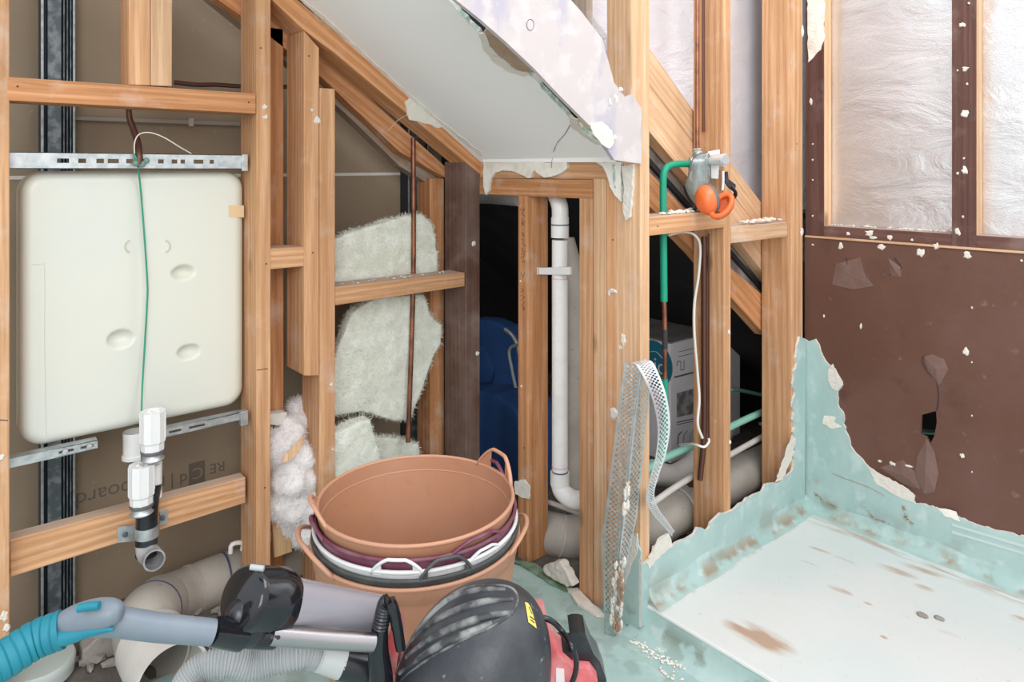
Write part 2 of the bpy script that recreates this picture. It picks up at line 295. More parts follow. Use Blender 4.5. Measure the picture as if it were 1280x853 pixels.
def prism_bm(pts, ext, bev=0.0, side_mat=None, bm=None, holes=()):
    bm = bm or bmesh.new(); ext = Vector(ext)
    if len(pts) > 8 or holes:
        loops = [[Vector(p) for p in pts]] + [[Vector(p) for p in h] for h in holes]
        allp = [p for l in loops for p in l]
        A = [bm.verts.new(p) for p in allp]; B = [bm.verts.new(p + ext) for p in allp]
        for t in tessellate_polygon(loops):
            if len(set(t)) == 3:
                try: bm.faces.new([A[i] for i in t]); bm.faces.new([B[i] for i in t[::-1]])
                except ValueError: pass
        k = 0
        for l in loops:
            n = len(l)
            for i in range(n):
                f = bm.faces.new((A[k + i], B[k + i], B[k + (i + 1) % n], A[k + (i + 1) % n]))
                if side_mat is not None: f.material_index = side_mat
            k += n
        return bm
    a = [bm.verts.new(p) for p in pts]; b = [bm.verts.new(Vector(p) + ext) for p in pts]
    n = len(a); fs = [bm.faces.new(a), bm.faces.new(b[::-1])]
    sides = [bm.faces.new((a[i], b[i], b[(i + 1) % n], a[(i + 1) % n])) for i in range(n)]
    if side_mat is not None:
        for f in sides: f.material_index = side_mat
    if bev:
        bm.normal_update()
        bmesh.ops.bevel(bm, geom=list({e for f in fs + sides for e in f.edges}), offset=bev, segments=2, affect='EDGES', profile=0.5, clamp_overlap=True)
    if n > 4: bmesh.ops.triangulate(bm, faces=[f for f in bm.faces if len(f.verts) > 4])
    return bm
EXT = {'x': Vector((1, 0, 0)), 'y': Vector((0, 1, 0)), 'z': Vector((0, 0, 1))}
def slab(name, axis, val, poly, depth, mat, parent=None, bev=0.0015, grain=None, side_mat=None, label=None, cat=None, group=None, kind=None):
    pts = [PL[axis](px, py, val) for px, py in poly]
    return tag(finish(name, prism_bm(pts, EXT[axis] * depth, bev, side_mat), mat, parent, grain), label, cat, group, kind)
def box(name, x0, x1, y0, y1, z0, z1, mat, parent=None, bev=0.002, grain=None, label=None, cat=None, group=None, kind=None):
    pts = [(x0, y0, z0), (x1, y0, z0), (x1, y1, z0), (x0, y1, z0)]
    return tag(finish(name, prism_bm([Vector(p) for p in pts], (0, 0, z1 - z0), bev), mat, parent, grain), label, cat, group, kind)
def jag(poly, amp, n=4, seed=1, closed=True, rng=None):
    r = random.Random(seed); out = []; m = len(poly)
    for i in range(m if closed else m - 1):
        a, b = poly[i], poly[(i + 1) % m]
        out.append(a)
        if rng and i not in rng: continue
        L = math.hypot(b[0] - a[0], b[1] - a[1]); k = max(1, int(L / n)); nx, ny = -(b[1] - a[1]) / (L or 1), (b[0] - a[0]) / (L or 1)
        for j in range(1, k):
            t = (j + r.uniform(-.25, .25)) / k; d = r.uniform(-amp, amp); out.append((a[0] + (b[0] - a[0]) * t + nx * d, a[1] + (b[1] - a[1]) * t + ny * d))
    if not closed: out.append(poly[-1])
    return out
def spline(pts, n=8):
    P = [Vector(p) for p in pts]
    if len(P) == 2: return [P[0].lerp(P[1], i / n) for i in range(n + 1)]
    P = [P[0] * 2 - P[1]] + P + [P[-1] * 2 - P[-2]]; out = []
    for i in range(1, len(P) - 2):
        for j in range(n):
            t = j / n; a, b, c, d = P[i - 1:i + 3]
            out.append(0.5 * ((2 * b) + (c - a) * t + (2 * a - 5 * b + 4 * c - d) * t * t + (3 * b - a - 3 * c + d) * t ** 3))
    out.append(P[-2]); return out
def tube_bm(path, rad, seg=14, flat=1.0, cap=True, bm=None, up=None):
    bm = bm or bmesh.new(); n = len(path); rings = []
    T = [(path[min(i + 1, n - 1)] - path[max(i - 1, 0)]).normalized() for i in range(n)]
    u = Vector(up) if up else (Vector((0, 0, 1)) if abs(T[0].z) < 0.9 else Vector((1, 0, 0)))
    for i in range(n):
        u = (u - T[i] * u.dot(T[i])).normalized(); v = T[i].cross(u)
        r = rad(i / (n - 1)) if callable(rad) else rad
        rings.append([bm.verts.new(path[i] + (u * math.cos(2 * math.pi * k / seg) * flat + v * math.sin(2 * math.pi * k / seg)) * r) for k in range(seg)])
    for i in range(n - 1):
        for k in range(seg): bm.faces.new((rings[i][k], rings[i][(k + 1) % seg], rings[i + 1][(k + 1) % seg], rings[i + 1][k]))
    if cap: bm.faces.new(rings[0][::-1]); bm.faces.new(rings[-1])
    return bm
def tube(name, pts, rad, mat, parent=None, n=8, seg=14, flat=1.0, cap=True, up=None, label=None, cat=None, group=None):
    return tag(finish(name, tube_bm(spline(pts, n), rad, seg, flat, cap, up=up), mat, parent, smooth=True, auto=50), label, cat, group)
def lathe_bm(profile, center, axis=(0, 0, 1), seg=48, bm=None, close=False):
    bm = bm or bmesh.new(); q = Vector(axis).normalized().to_track_quat('Z', 'Y'); c = Vector(center); rings = []
    for r, z in profile:
        if r < 1e-6: rings.append([bm.verts.new(c + q @ Vector((0, 0, z)))])
        else: rings.append([bm.verts.new(c + q @ Vector((r * math.cos(2 * math.pi * k / seg), r * math.sin(2 * math.pi * k / seg), z))) for k in range(seg)])
    idx = list(range(len(rings))); prs = list(zip(idx, idx[1:])) + ([(idx[-1], 0)] if close else [])
    for i, j in prs:
        a, b = rings[i], rings[j]
        for k in range(seg):
            if len(a) == 1: bm.faces.new((a[0], b[k], b[(k + 1) % seg]))
            elif len(b) == 1: bm.faces.new((a[k], a[(k + 1) % seg], b[0]))
            else: bm.faces.new((a[k], a[(k + 1) % seg], b[(k + 1) % seg], b[k]))
    return bm
def lathe(name, profile, center, mat, parent=None, axis=(0, 0, 1), seg=48, close=False, label=None, cat=None, auto=40):
    return tag(finish(name, lathe_bm(profile, center, axis, seg, close=close), mat, parent, smooth=True, auto=auto), label, cat)
def text(name, s, size, mat, parent, origin, xdir, ydir, ext=0.0006, squash=1.0):
    cu = bpy.data.curves.new('t', 'FONT'); cu.body = s; cu.size = size; cu.extrude = ext; cu.align_x = 'CENTER'; cu.align_y = 'CENTER'
    t = bpy.data.objects.new('t', cu); C.objects.link(t); bpy.context.view_layer.update()
    me = bpy.data.meshes.new_from_object(t.evaluated_get(bpy.context.evaluated_depsgraph_get())); bpy.data.objects.remove(t)
    X = Vector(xdir).normalized(); Y = Vector(ydir).normalized(); Z = X.cross(Y)
    Mx = Matrix.Translation(Vector(origin)) @ Matrix((X, Y, Z)).transposed().to_4x4()
    bm = bmesh.new(); bm.from_mesh(me); bpy.data.meshes.remove(me)
    for v in bm.verts: v.co.x *= squash
    bm.transform(Mx); return finish(name, bm, mat, parent)
def blob_bm(centers, bm=None, sub=2):
    bm = bm or bmesh.new()
    for c, r in centers:
        r = r if isinstance(r, (tuple, list)) else (r, r, r)
        g = bmesh.ops.create_icosphere(bm, subdivisions=sub, radius=1)
        for v in g['verts']: v.co = Vector(c) + Vector((v.co.x * r[0], v.co.y * r[1], v.co.z * r[2]))
    return bm
def fluff(o, voxel, amp, size, amp2=0.0, fibres=1.0):
    rm = o.modifiers.new('rm', 'REMESH'); rm.mode = 'VOXEL'; rm.voxel_size = voxel; rm.use_smooth_shade = True
    for a, s in ((amp, size), (amp2, size * 0.3)):
        if a:
            tx = bpy.data.textures.new('clouds', 'CLOUDS'); tx.noise_scale = s; tx.noise_depth = 3
            d = o.modifiers.new('d', 'DISPLACE'); d.texture = tx; d.strength = a; d.mid_level = 0.5; d.texture_coords = 'GLOBAL'
    sm = o.modifiers.new('sm', 'SMOOTH'); sm.iterations = 3
    bpy.context.view_layer.update(); ev = o.evaluated_get(bpy.context.evaluated_depsgraph_get()); me = ev.to_mesh(); r = random.Random(len(o.name) + len(me.vertices)); bm = bmesh.new(); W = WM[o.name]
    vs_ = me.vertices; n = min(len(vs_), 14000) if fibres else 0
    for i in (r.sample(range(len(vs_)), n) if n else []):
        p = W @ vs_[i].co; q = W.to_3x3() @ vs_[i].normal
        d = (q * r.uniform(.1, .8) + Vector((r.gauss(0, 1), r.gauss(0, 1), r.gauss(0, 1))) * .5).normalized(); L = r.uniform(.006, .018) * fibres; sd = d.cross(Vector((r.gauss(0, 1), r.gauss(0, 1), r.gauss(0, 1)))).normalized() * .0006
        m_ = p + d * L * .5 + q * L * .15; e_ = p + d * L
        a, b, c_, d_, e2 = [bm.verts.new(x) for x in (p - sd, p + sd, m_ + sd * .7, m_ - sd * .7, e_)]
        bm.faces.new((a, b, c_, d_)); bm.faces.new((d_, c_, e2))
    ev.to_mesh_clear()
    if n: tag(finish('fibres', bm, o.data.materials[0], o), kind='stuff')
    else: bm.free()
    return o
def plop(parent, pts, mat=None, n='plaster_blob'):
    """small dabs of plaster stuck on a surface: (point, normal axis, width, height)"""
    for p, ax, a, b in pts:
        a *= .85; b *= .85
        bm = bmesh.new(); k = 11; c = Vector(p)
        e1, e2 = {'x': (Vector((0, 1, 0)), Vector((0, 0, 1))), 'y': (Vector((1, 0, 0)), Vector((0, 0, 1)))}[ax]
        nn = -EXT[ax]; rr = random.Random(int(abs(c.x * 7919 + c.y * 104729 + c.z * 1299709)) + 3)
        f = [rr.uniform(.6, 1.15) for _ in range(k)]
        o_ = [bm.verts.new(c + nn * .0005 + (e1 * math.cos(6.283 * i / k) * a + e2 * math.sin(6.283 * i / k) * b) * f[i]) for i in range(k)]
        m_ = [bm.verts.new(c + nn * .004 + (e1 * math.cos(6.283 * i / k) * a + e2 * math.sin(6.283 * i / k) * b) * f[i] * .62) for i in range(k)]
        bm.faces.new(m_); bm.faces.new(o_[::-1])
        for i in range(k): bm.faces.new((o_[i], o_[(i + 1) % k], m_[(i + 1) % k], m_[i]))
        finish(n, bm, mat or CREAM, parent)

# ================================================================== SETTING
# floor of the alcove (membrane), subfloor of the void, raised shower base
fl = [PZ(636, 703, 0), PZ(690, 722, 0), PZ(718, 738, 0), PZ(735, 752, 0), PZ(765, 768, 0), Vector((1.56, 1.27, 0)), Vector((1.56, -0.8, 0)), Vector((-1.2, -0.8, 0)), Vector((-1.2, 1.93, 0)), Vector((1.45, 1.93, 0))]
tag(finish('floor', prism_bm(fl, (0, 0, -0.02)), AQUA), kind='structure')
box('trim_1', -1.2, 3.4, 1.0, 3.4, -0.06, -0.012, DIRT, bev=0, kind='structure')
bm = prism_bm([Vector((1.545, YB, 0.0)), Vector((1.545, -0.8, 0.0)), Vector((XD + .02, -0.8, 0.0)), Vector((XD + .02, YB, 0.0))], (0, 0, ZB), 0.006)
for f in bm.faces:
    if f.normal.z < 0.5 and f.calc_center_median().z < ZB - .008: f.material_index = 1
base = tag(finish('floor', bm, [BASE, AQUA], origin=(0, 0, 0)), kind='structure')
def run(name, prof, p0, p1, mat):   # sweep a 2-D profile between two points (profile in side/up), side = away from the wall
    d = (Vector(p1) - Vector(p0)).normalized(); side = Vector((d.y, -d.x, 0)); bm = bmesh.new(); rows = []
    N = 40
    for i in range(N + 1):
        c = Vector(p0).lerp(Vector(p1), i / N); w_ = 1 + 0.18 * noise.noise(c * 9)
        rows.append([bm.verts.new(c + side * a * w_ + Vector((0, 0, b * w_))) for a, b in prof])
    for i in range(N):
        for j in range(len(prof)): bm.faces.new((rows[i][j], rows[i][(j + 1) % len(prof)], rows[i + 1][(j + 1) % len(prof)], rows[i + 1][j]))
    bm.faces.new(rows[0]); bm.faces.new(rows[-1][::-1])
    return tag(finish(name, bm, mat, origin=(0, 0, 0), smooth=True, auto=70), kind='structure')
cove = [(0, 0)] + [(0.045 * (1 - math.sin(a)), 0.045 * (1 - math.cos(a))) for a in [math.radians(x) for x in (0, 18, 36, 54, 72, 90)]][::1]
cove = [(0, 0), (0.05, 0), (0.034, 0.004), (0.018, 0.013), (0.007, 0.028), (0.003, 0.05), (0, 0.05)]
run('trim_2', cove, (1.55, YB - .004, ZB - .001), (XD, YB - .004, ZB - .001), AQUA)
run('trim_3', cove, (XD - .004, YB, ZB - .001), (XD - .004, -0.8, ZB - .001), AQUA)
run('trim_4', [(0, 0), (0.05, 0), (0.03, 0.006), (0.012, 0.018), (0.003, 0.045), (0, 0.06)], (1.545, 1.30, 0), (1.545, -0.8, 0), AQUA)
# rust crust lying along the joints of the base
def crust(pts, wd, seed, mat=None):
    r = random.Random(seed); bm = bmesh.new()
    for i in range(len(pts) - 1):
        a, b = Vector(pts[i]), Vector(pts[i + 1]); k = max(2, int((b - a).length / 0.003))
        for j in range(k):
            c = a.lerp(b, (j + r.random()) / k) + Vector((r.uniform(-wd, wd), r.uniform(-wd, wd), 0))
            s = r.uniform(.0012, .0045)
            g = bmesh.ops.create_icosphere(bm, subdivisions=1, radius=1)
            for v in g['verts']: v.co = c + Vector((v.co.x * s * 1.3, v.co.y * s * 1.3, v.co.z * .0018))
    return finish('rust_crust', bm, mat or RUST, base)
crust([PZ(824, 762, ZB), PZ(880, 716, ZB), PZ(925, 684, ZB)], .008, 1)
crust([PZ(925, 676, ZB+.008), PZ(957, 652, ZB+.012)], .006, 2)
crust([PZ(1060, 652, ZB), PZ(1100, 665, ZB), PZ(1145, 680, ZB)], .006, 3)
crust([PZ(1190, 694, ZB), PZ(1245, 712, ZB)], .008, 4)
crust([PZ(1000, 632, ZB), PZ(1012, 634, ZB)], .012, 5)

# brown wall on the right
right = None and tag(slab('wall_right', 'x', XD, jag([(1006.5, 296), (1281, 318.5), (1450, 332), (1700, 1500), (1500, 1500), (1281, 740), (1006.5, 640)], 0, 1000), 0.012, BROWN, bev=0), kind='structure')
hole = [(1152, 519), (1170, 514), (1171, 528), (1168, 545), (1163, 555), (1158, 546), (1151, 543)]
def P3(poly, ax, val): return [PL[ax](x, y, val) for x, y in poly]
ymin = -0.8
zt = 1.043
outer = [Vector((XD, 1.268, 0)), Vector((XD, 1.268, zt)), Vector((XD, ymin, zt)), Vector((XD, ymin, 0))]
hp = P3(hole, 'x', XD)
right = tag(finish('wall_right', prism_bm(outer, (0.008, 0, 0), holes=[hp]), BROWN), kind='structure')
tube('crack', [PX(x, y, XD - .001) for x, y in [(1160, 556), (1156, 566), (1150, 580), (1158, 596)]], .0016, INK, right, n=3, seg=5)
# flaps of torn board around the hole
def flap(poly, lift, par=right, mat=BROWN2, val=XD):
    pts = P3(poly, 'x', val - .001); c = sum(pts, Vector()) / len(pts); bm = bmesh.new()
    a = [bm.verts.new(p) for p in pts]; m = bm.verts.new(c + Vector((-lift, 0, 0)))
    for i in range(len(a)): bm.faces.new((a[i], a[(i + 1) % len(a)], m))
    b = [bm.verts.new(p + Vector((.003, 0, 0))) for p in pts]; bm.faces.new(b[::-1])
    for i in range(len(a)): bm.faces.new((a[i], b[i], b[(i + 1) % len(a)], a[(i + 1) % len(a)]))
    return finish('torn_flap', bm, mat, par)
flap([(1155, 446), (1165, 443), (1180, 449), (1185, 462), (1176, 480), (1172, 483), (1160, 465)], .006)
flap([(1158, 548), (1168, 565), (1173, 592), (1168, 615), (1155, 618), (1143, 598), (1146, 572)], .012)
flap([(1100, 585), (1128, 575), (1143, 590), (1150, 612), (1130, 606)], .008)
flap([(1045, 330), (1075, 322), (1082, 345), (1092, 358), (1066, 362), (1040, 356)], .004)
flap([(1110, 323), (1127, 335), (1126, 347), (1113, 345)], .006)
ck = [PX(x, y, XD - .001) for x, y in [(1155, 445), (1153, 452), (1160, 465), (1171, 478), (1173, 500), (1171, 514)]]
tube('crack', ck, .0016, INK, right, n=3, seg=5)
tube('crack', [PX(x, y, XD - .001) for x, y in [(1058, 322), (1062, 338), (1080, 349), (1084, 356)]], .0013, INK, right, n=3, seg=5)
tube('crack', [PX(x, y, XD - .001) for x, y in [(1118, 322), (1127, 336), (1112, 344)]], .0016, INK, right, n=3, seg=5)
plop(right, [(PX(x, y, XD), 'x', a, b) for x, y, a, b in [(1051, 308, .012, .017), (1102, 309, .020, .014), (1151, 316, .016, .018), (1171, 308, .014, .014), (1209, 319, .014, .016), (1207, 440, .012, .017),
     (1016, 306, .006, .005), (1076, 408, .005, .012), (1030, 395, .004, .010), (1116, 580, .018, .008), (1203, 570, .008, .010), (1215, 385, .004, .005), (1215, 453, .003, .004), (1215, 520, .003, .004), (1215, 590, .003, .004), (1277, 326, .004, .005), (1100, 577, .008, .006), (1136, 583, .016, .005)]])
# nail heads
# aqua upstands with torn tops
ub = jag([(801.5, 700), (806, 706), (812, 700), (824, 676), (836, 668), (840, 684), (852, 676), (868, 668), (872, 660), (884, 664), (893, 650), (901, 642), (912, 640), (925, 630), (938, 622), (953, 615), (957, 606), (972, 604), (983, 596), (990, 590), (993, 560), (992, 520), (993, 470), (997, 432), (1000, 421), (1007, 424)], 1.6, 5, 3, closed=False) + [(1006, 655), (900, 708), (801.5, 785)]
us = slab('wall_back', 'y', YB - .008, ub, .008, [AQUA, CREAM], bev=0, side_mat=1, kind='structure')
ur = jag([(1005, 424), (1010, 427), (1019, 424), (1024, 432), (1028, 445), (1038, 458), (1049, 472), (1053, 482), (1047, 490), (1047, 505), (1055, 520), (1054, 530), (1060, 545), (1063, 558), (1078, 575), (1095, 592), (1108, 602), (1122, 610), (1140, 622), (1144, 630), (1165, 633), (1190, 642), (1215, 654), (1250, 664), (1283, 672), (1500, 745)], 1.2, 5, 5, closed=False) + [(1500, 870), (1283, 745), (1006, 644)]
urr = slab('wall_right', 'x', XD - .008, ur, .0075, [AQUA, CREAM], bev=0, side_mat=1, kind='structure')
slab('torn_plaster', 'x', XD - .0095, jag([(1041, 455), (1049, 470), (1053, 482), (1047, 489), (1040, 486), (1035, 476), (1035, 462)], .8, 4, 6), .002, CREAM, urr, bev=0)
slab('torn_plaster', 'x', XD - .0095, jag([(1085, 585), (1108, 597), (1128, 607), (1144, 620), (1143, 629), (1120, 620), (1095, 605)], .8, 4, 7), .002, CREAM, urr, bev=0)
slab('torn_plaster', 'x', XD - .0095, jag([(1030, 520), (1045, 522), (1042, 528), (1052, 534), (1040, 536), (1028, 530)], .8, 4, 7), .002, PAPER, urr, bev=0)
slab('torn_plaster', 'x', XD - .0095, jag([(1170, 634), (1195, 640), (1200, 652), (1180, 645)], .8, 4, 8), .002, PAPER, urr, bev=0)
for yy in (9, 18):
    slab('adhesive_ridge', 'x', XD - .0095, [(1190, 646 + yy), (1290, 676 + yy), (1290, 679 + yy), (1190, 649 + yy)], .003, M('pale_ridge', (.5, .6, .58), .6), urr, bev=0)
for q, (a, b) in enumerate([((1018, 616), (1046, 634)), ((1078, 633), (1112, 655)), ((1128, 632), (1140, 655))]):
    crust([PX(a[0], a[1], XD - .009), PX((a[0] + b[0]) / 2, b[1] - 6, XD - .009), PX(b[0], b[1], XD - .009)], .006, 10 + q)
tube('crack', [PX(x, y, XD - .009) for x, y in [(1040, 592), (1060, 600), (1085, 609), (1105, 620)]], .0008, RUST, urr, n=4, seg=4)
# torn, chalky plaster behind the membrane on the shower frame
slab('torn_plaster', 'y', YB - .010, jag([(808, 704), (823, 677), (836, 667), (841, 684), (826, 694), (812, 712)], 1, 4, 2), .003, CREAM, us, bev=0)
slab('torn_plaster', 'y', YB - .010, jag([(970, 603), (990, 545), (995, 548), (990, 575), (978, 600)], .8, 4, 2), .003, CREAM, us, bev=0)
# membrane corner patch on the knee wall beside the post
kp = jag([(747, 773), (750, 760), (764, 744), (778, 732), (786, 690), (789, 668), (796, 667), (797, 682), (801, 690), (800, 700)], 1, 5, 4, closed=False) + [(800, 786), (760, 775)]
ks = slab('wall_left', 'x', XC - .006, kp, .006, [AQUA, CREAM], bev=0, kind='structure')
slab('torn_plaster', 'x', XC - .009, jag([(787, 670), (796, 668), (796, 690), (787, 712), (781, 730), (779, 722)], .8, 4, 4), .004, CREAM, ks, bev=0)
for (x_, y_, s_, lb_) in ((1153, 769, .011, 'longer grey mortar crumb lying in the middle of the shower base'), (1174, 773, .010, 'darker grey mortar crumb beside the longer one on the shower base')):
    c_ = PZ(x_, y_, ZB + .004); bm_ = bmesh.new(); bmesh.ops.create_icosphere(bm_, subdivisions=2, radius=1)
    for v in bm_.verts: v.co = c_ + Vector((v.co.x * s_ * .8, -v.co.y * s_ * 1.3, v.co.z * .005)) + Vector((R.uniform(-1, 1), R.uniform(-1, 1), R.uniform(-.5, .5))) * .0015
    tag(finish('mortar_crumb', bm_, STONE), lb_, 'mortar crumb')
# curb grime
tube('crack', [PX(x, y, 1.5435) for x, y in [(795, 775), (802, 783), (797, 790), (812, 797), (830, 803)]], .0016, MOULD, base, n=4, seg=5)
tube('crack', [PX(x, y, 1.5435) for x, y in [(868, 812), (880, 822), (900, 828), (918, 838)]], .002, OLIVE, base, n=4, seg=5)
crust([PZ(790, 800, 0.002), PZ(812, 815, 0.002), PZ(850, 835, 0.002)], .01, 31, PAPER)
crust([PZ(805, 808, 0.002), PZ(850, 845, .002)], .03, 32, CREAM)

# backing board of the alcove, added dark planes keeping light out of the void
bk = box('wall_back', -1.6, 1.62, YK, YK + .012, -.03, 2.9, BACK, bev=0, kind='structure')
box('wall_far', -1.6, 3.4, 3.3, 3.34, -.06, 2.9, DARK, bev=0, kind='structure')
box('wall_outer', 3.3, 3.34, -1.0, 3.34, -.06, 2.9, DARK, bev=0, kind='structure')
box('wall_side', 1.70, 1.712, YK - .35, 3.3, -.05, 1.35, DARK, bev=0, kind='structure') if False else None
SM = 0.711
def zs(x): return 1.309 + SM * (XC - x)
# dark roof sheet that shuts light out of the void behind the shower frame
rl = [Vector((XC + .1, YB + .16, zs(XC + .1) + .16)), Vector((3.35, YB + .16, zs(3.35) + .16)), Vector((3.35, 3.3, zs(3.35) + .16)), Vector((XC + .1, 3.3, zs(XC + .1) + .16))]
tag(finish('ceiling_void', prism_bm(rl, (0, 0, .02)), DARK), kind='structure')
rl = [Vector((-0.6, YA + .14, zs(-0.6) + .16)), Vector((XC + .1, YA + .14, zs(XC + .1) + .16)), Vector((XC + .1, YK, zs(XC + .1) + .16)), Vector((-.6, YK, zs(-.6) + .16))]
tag(finish('ceiling_void', prism_bm(rl, (0, 0, .02)), DUSTW), kind='structure')
rl = [Vector((XC + .012, YB + .19, 1.42)), Vector((XC + .3, YB + .19, 1.42)), Vector((XC + .3, 3.3, 1.42)), Vector((XC + .012, 3.3, 1.42))]
tag(finish('ceiling_void', prism_bm(rl, (0, 0, .02)), DARK), kind='structure')  # flat dark lid added to keep light out behind the knee wall
for nm, x0, x1, y0, y1 in (('wall_outer', XD + .02, 3.3, YB - .35, YB - .33),):
    pass
box('wall_outer', 3.28, 3.3, -1, 3.3, -.06, 2.9, DARK, bev=0, kind='structure') if False else None
box('wall_far', XD + .02, 3.3, 0.2, 0.22, -.06, 1.5, DARK, bev=0, kind='structure')  # unseen dark plane added so the void behind the brown wall stays black
box('ceiling_void', XD + .08, 3.3, 0.2, 1.45, 1.1, 1.12, DARK, bev=0, kind='structure')  # unseen dark lid added over it against stray light

# sloping soffit (board, 13 mm, torn front edge)
nrm = Vector((SM, 0, 1)).normalized()
def PS(px, py, off=0.0):
    r = ray(px, py); p0 = Vector((XC, 0, 1.309)) + nrm * off
    return O + r * ((p0 - O).dot(nrm) / r.dot(nrm))
se = jag([(765, 200), (752, 182), (728, 163), (712, 148), (690, 124), (667, 98), (656, 90), (640, 87), (622, 76), (608, 62), (604, 52), (598, 40), (575, 18), (556, -8), (500, -70)], 1.0, 7, 12, closed=False)
pts = [PS(x, y) for x, y in se] + [Vector((XC - 1.6, PS(500, -70).y, zs(XC - 1.6))), Vector((XC - 1.6, YA - .004, zs(XC - 1.6))), Vector((XC, YA - .004, 1.309))]
ce = tag(finish('ceiling', prism_bm(pts, nrm * .014, 0, 1), [GREYP, GREENB]), kind='structure')
slab('trim_5', 'x', XC - .012, [(603, 191), (764, 196.5), (768, 203), (603, 203)], .012, GREYP, bev=.001, kind='structure')
tube('crack', [PS(x, y, -.0006) for x, y in [(713, 156), (706, 168), (697, 178), (692, 190)]], .0012, MOULD, ce, n=3, seg=5)
tube('crack', [PX(x, y, XC - .0125) for x, y in [(692, 190), (690, 201), (689, 210)]], .0009, MOULD, ce, n=3, seg=5)
# chipped lip: brown paper core and chalk crumbs on the broken edge
def edge_piece(name, poly, off, th, mat, seed):
    pts = [PS(x, y, off) for x, y in jag(poly, .8, 5, seed)]
    return finish(name, prism_bm(pts, nrm * th), mat, ce)
edge_piece('torn_lip', [(603, 42), (610, 36), (618, 33), (640, 58), (668, 86), (661, 92), (645, 87), (624, 70), (612, 58)], -.001, .016, TORNB, 3)
edge_piece('torn_plaster', [(598, 42), (606, 42), (612, 58), (625, 72), (645, 88), (662, 92), (655, 96), (638, 91), (618, 79), (604, 62)], -.003, .004, CREAM, 4)
edge_piece('torn_plaster', [(712, 146), (722, 150), (726, 163), (738, 172), (752, 181), (745, 181), (725, 168), (713, 158)], -.003, .004, CREAM, 5)
edge_piece('torn_lip', [(722, 140), (732, 146), (744, 160), (742, 166), (730, 158), (722, 150)], .0, .016, TANTAPE, 6)
tag(finish('trim_6', prism_bm([PS(x, y, -.001) for x, y in jag([(377, -2), (400, 16), (420, 34), (450, 62), (500, 107), (550, 150), (603, 192), (603, 197), (560, 163), (508, 120), (440, 60), (408, 32), (372, -2)], .9, 6, 8)], nrm * .012), PAPER), kind='structure')

# torn plasterboard hanging under the soffit on the knee wall
tp = jag([(604, 203), (708, 203), (709, 210), (700, 217), (688, 221), (680, 222), (672, 217), (667, 212), (664, 222), (660, 223), (650, 218), (640, 214), (628, 213), (618, 216), (613, 224), (611, 238), (607, 244), (604, 232)], .7, 5, 21)
slab('plasterboard_remnant', 'x', XC - .010, tp, .0095, [PAPER, CREAM], bev=0, side_mat=1, label='torn white plasterboard strip left hanging under the soffit above the blue chair', cat='plasterboard')
tp = jag([(745, 203), (776, 203), (776, 252), (768, 244), (762, 233), (758, 218), (753, 208)], .7, 5, 22)
q = slab('plasterboard_remnant', 'x', XC - .010, tp, .0095, [PAPER, GREENB], bev=0, side_mat=1, label='torn plasterboard corner with green edge at the top of the post', cat='plasterboard')
slab('green_core', 'x', XC - .0115, [(765, 206), (768, 205), (770, 236), (767, 234)], .002, GREENB, q, bev=0)
slab('plasterboard_remnant', 'x', XC - .009, jag([(777, 208), (791, 205), (790, 240), (787, 272), (782, 276), (778, 262), (780, 235)], .8, 5, 23), .0085, CREAM, bev=0, label='ragged white plaster tongue hanging down the corner post', cat='plasterboard')

# ================================================================== TIMBER
VZ = (0, 0, 1); VX = (1, 0, 0); VY = (0, 1, 0)
def stud(x0, x1, y0, y1, z0, z1, mat, label, name='wall_stud', cat='stud', grain=VZ, bev=.0025, group=None):
    return box(name, x0, x1, y0, y1, z0, z1, mat, bev=bev, grain=grain, label=label, cat=cat, group=group)
def xa(px, Y=YA): return PY(px, 300, Y).x
# alcove frame
s_a = stud(xa(-30), xa(12), YA, YA + DA, -.012, 2.6, PINE, 'full height pine stud at the far left edge, beside the white tank')
s_b = stud(xa(320.5), xa(338.5), YA, YA + DA, -.012, 2.6, PINE, 'full height pine stud standing directly right of the white tank')
s_c = slab('wall_stud', 'y', YA, [(380, 38), (399, 60), (399, 470), (380, 470)], DA, PINE, grain=VZ, bev=.0025, label='hanging pine stud cut off square halfway down, under the rafter', cat='stud')
s_d = slab('wall_stud', 'y', YA, [(399.5, 110), (419, 111), (419, 700), (419, 758), (399.5, 768)], DA, PINE, grain=VZ, bev=.0025, label='pine stud with a knot, fixed right of the cut off stud, behind the trugs', cat='stud')
zt_ = PY(399, 470, YA).z
x_ = xa(380)
slab('wall_stud', 'y', YA, [(161, -60), (188, -60), (188, 107), (161, 106)], DA - .03, PINE, grain=VZ, bev=.0025, label='short upper pine stud on the top noggin, left one of the pair', cat='stud')
slab('wall_stud', 'y', YA, [(188.5, -60), (216, -60), (215, 108), (188.5, 107)], DA - .03, PINE3, grain=VZ, bev=.0025, label='short upper pine stud on the top noggin, right one of the pair', cat='stud')
# second layer behind
stud(PY(338, 400, YA + DA).x, PY(350, 400, 2.16).x, YA + DA + .005, YA + DA + .095, -.012, 1.72, PINE2, 'narrow dark edged pine stud just behind the stud right of the tank')
s_e = stud(xa(582), XC - .0005, YA, YA + DA, -.012, 1.31, DARKW, 'dark old hardwood stud at the inner corner behind the trugs')
stud(PY(552, 300, YA + DA + .03).x - .05, PY(552, 300, YA + DA + .03).x + .012, YA + DA + .03, YA + DA + .12, -.012, 1.25, PINE2, 'reddish stud just behind the dark hardwood corner stud')
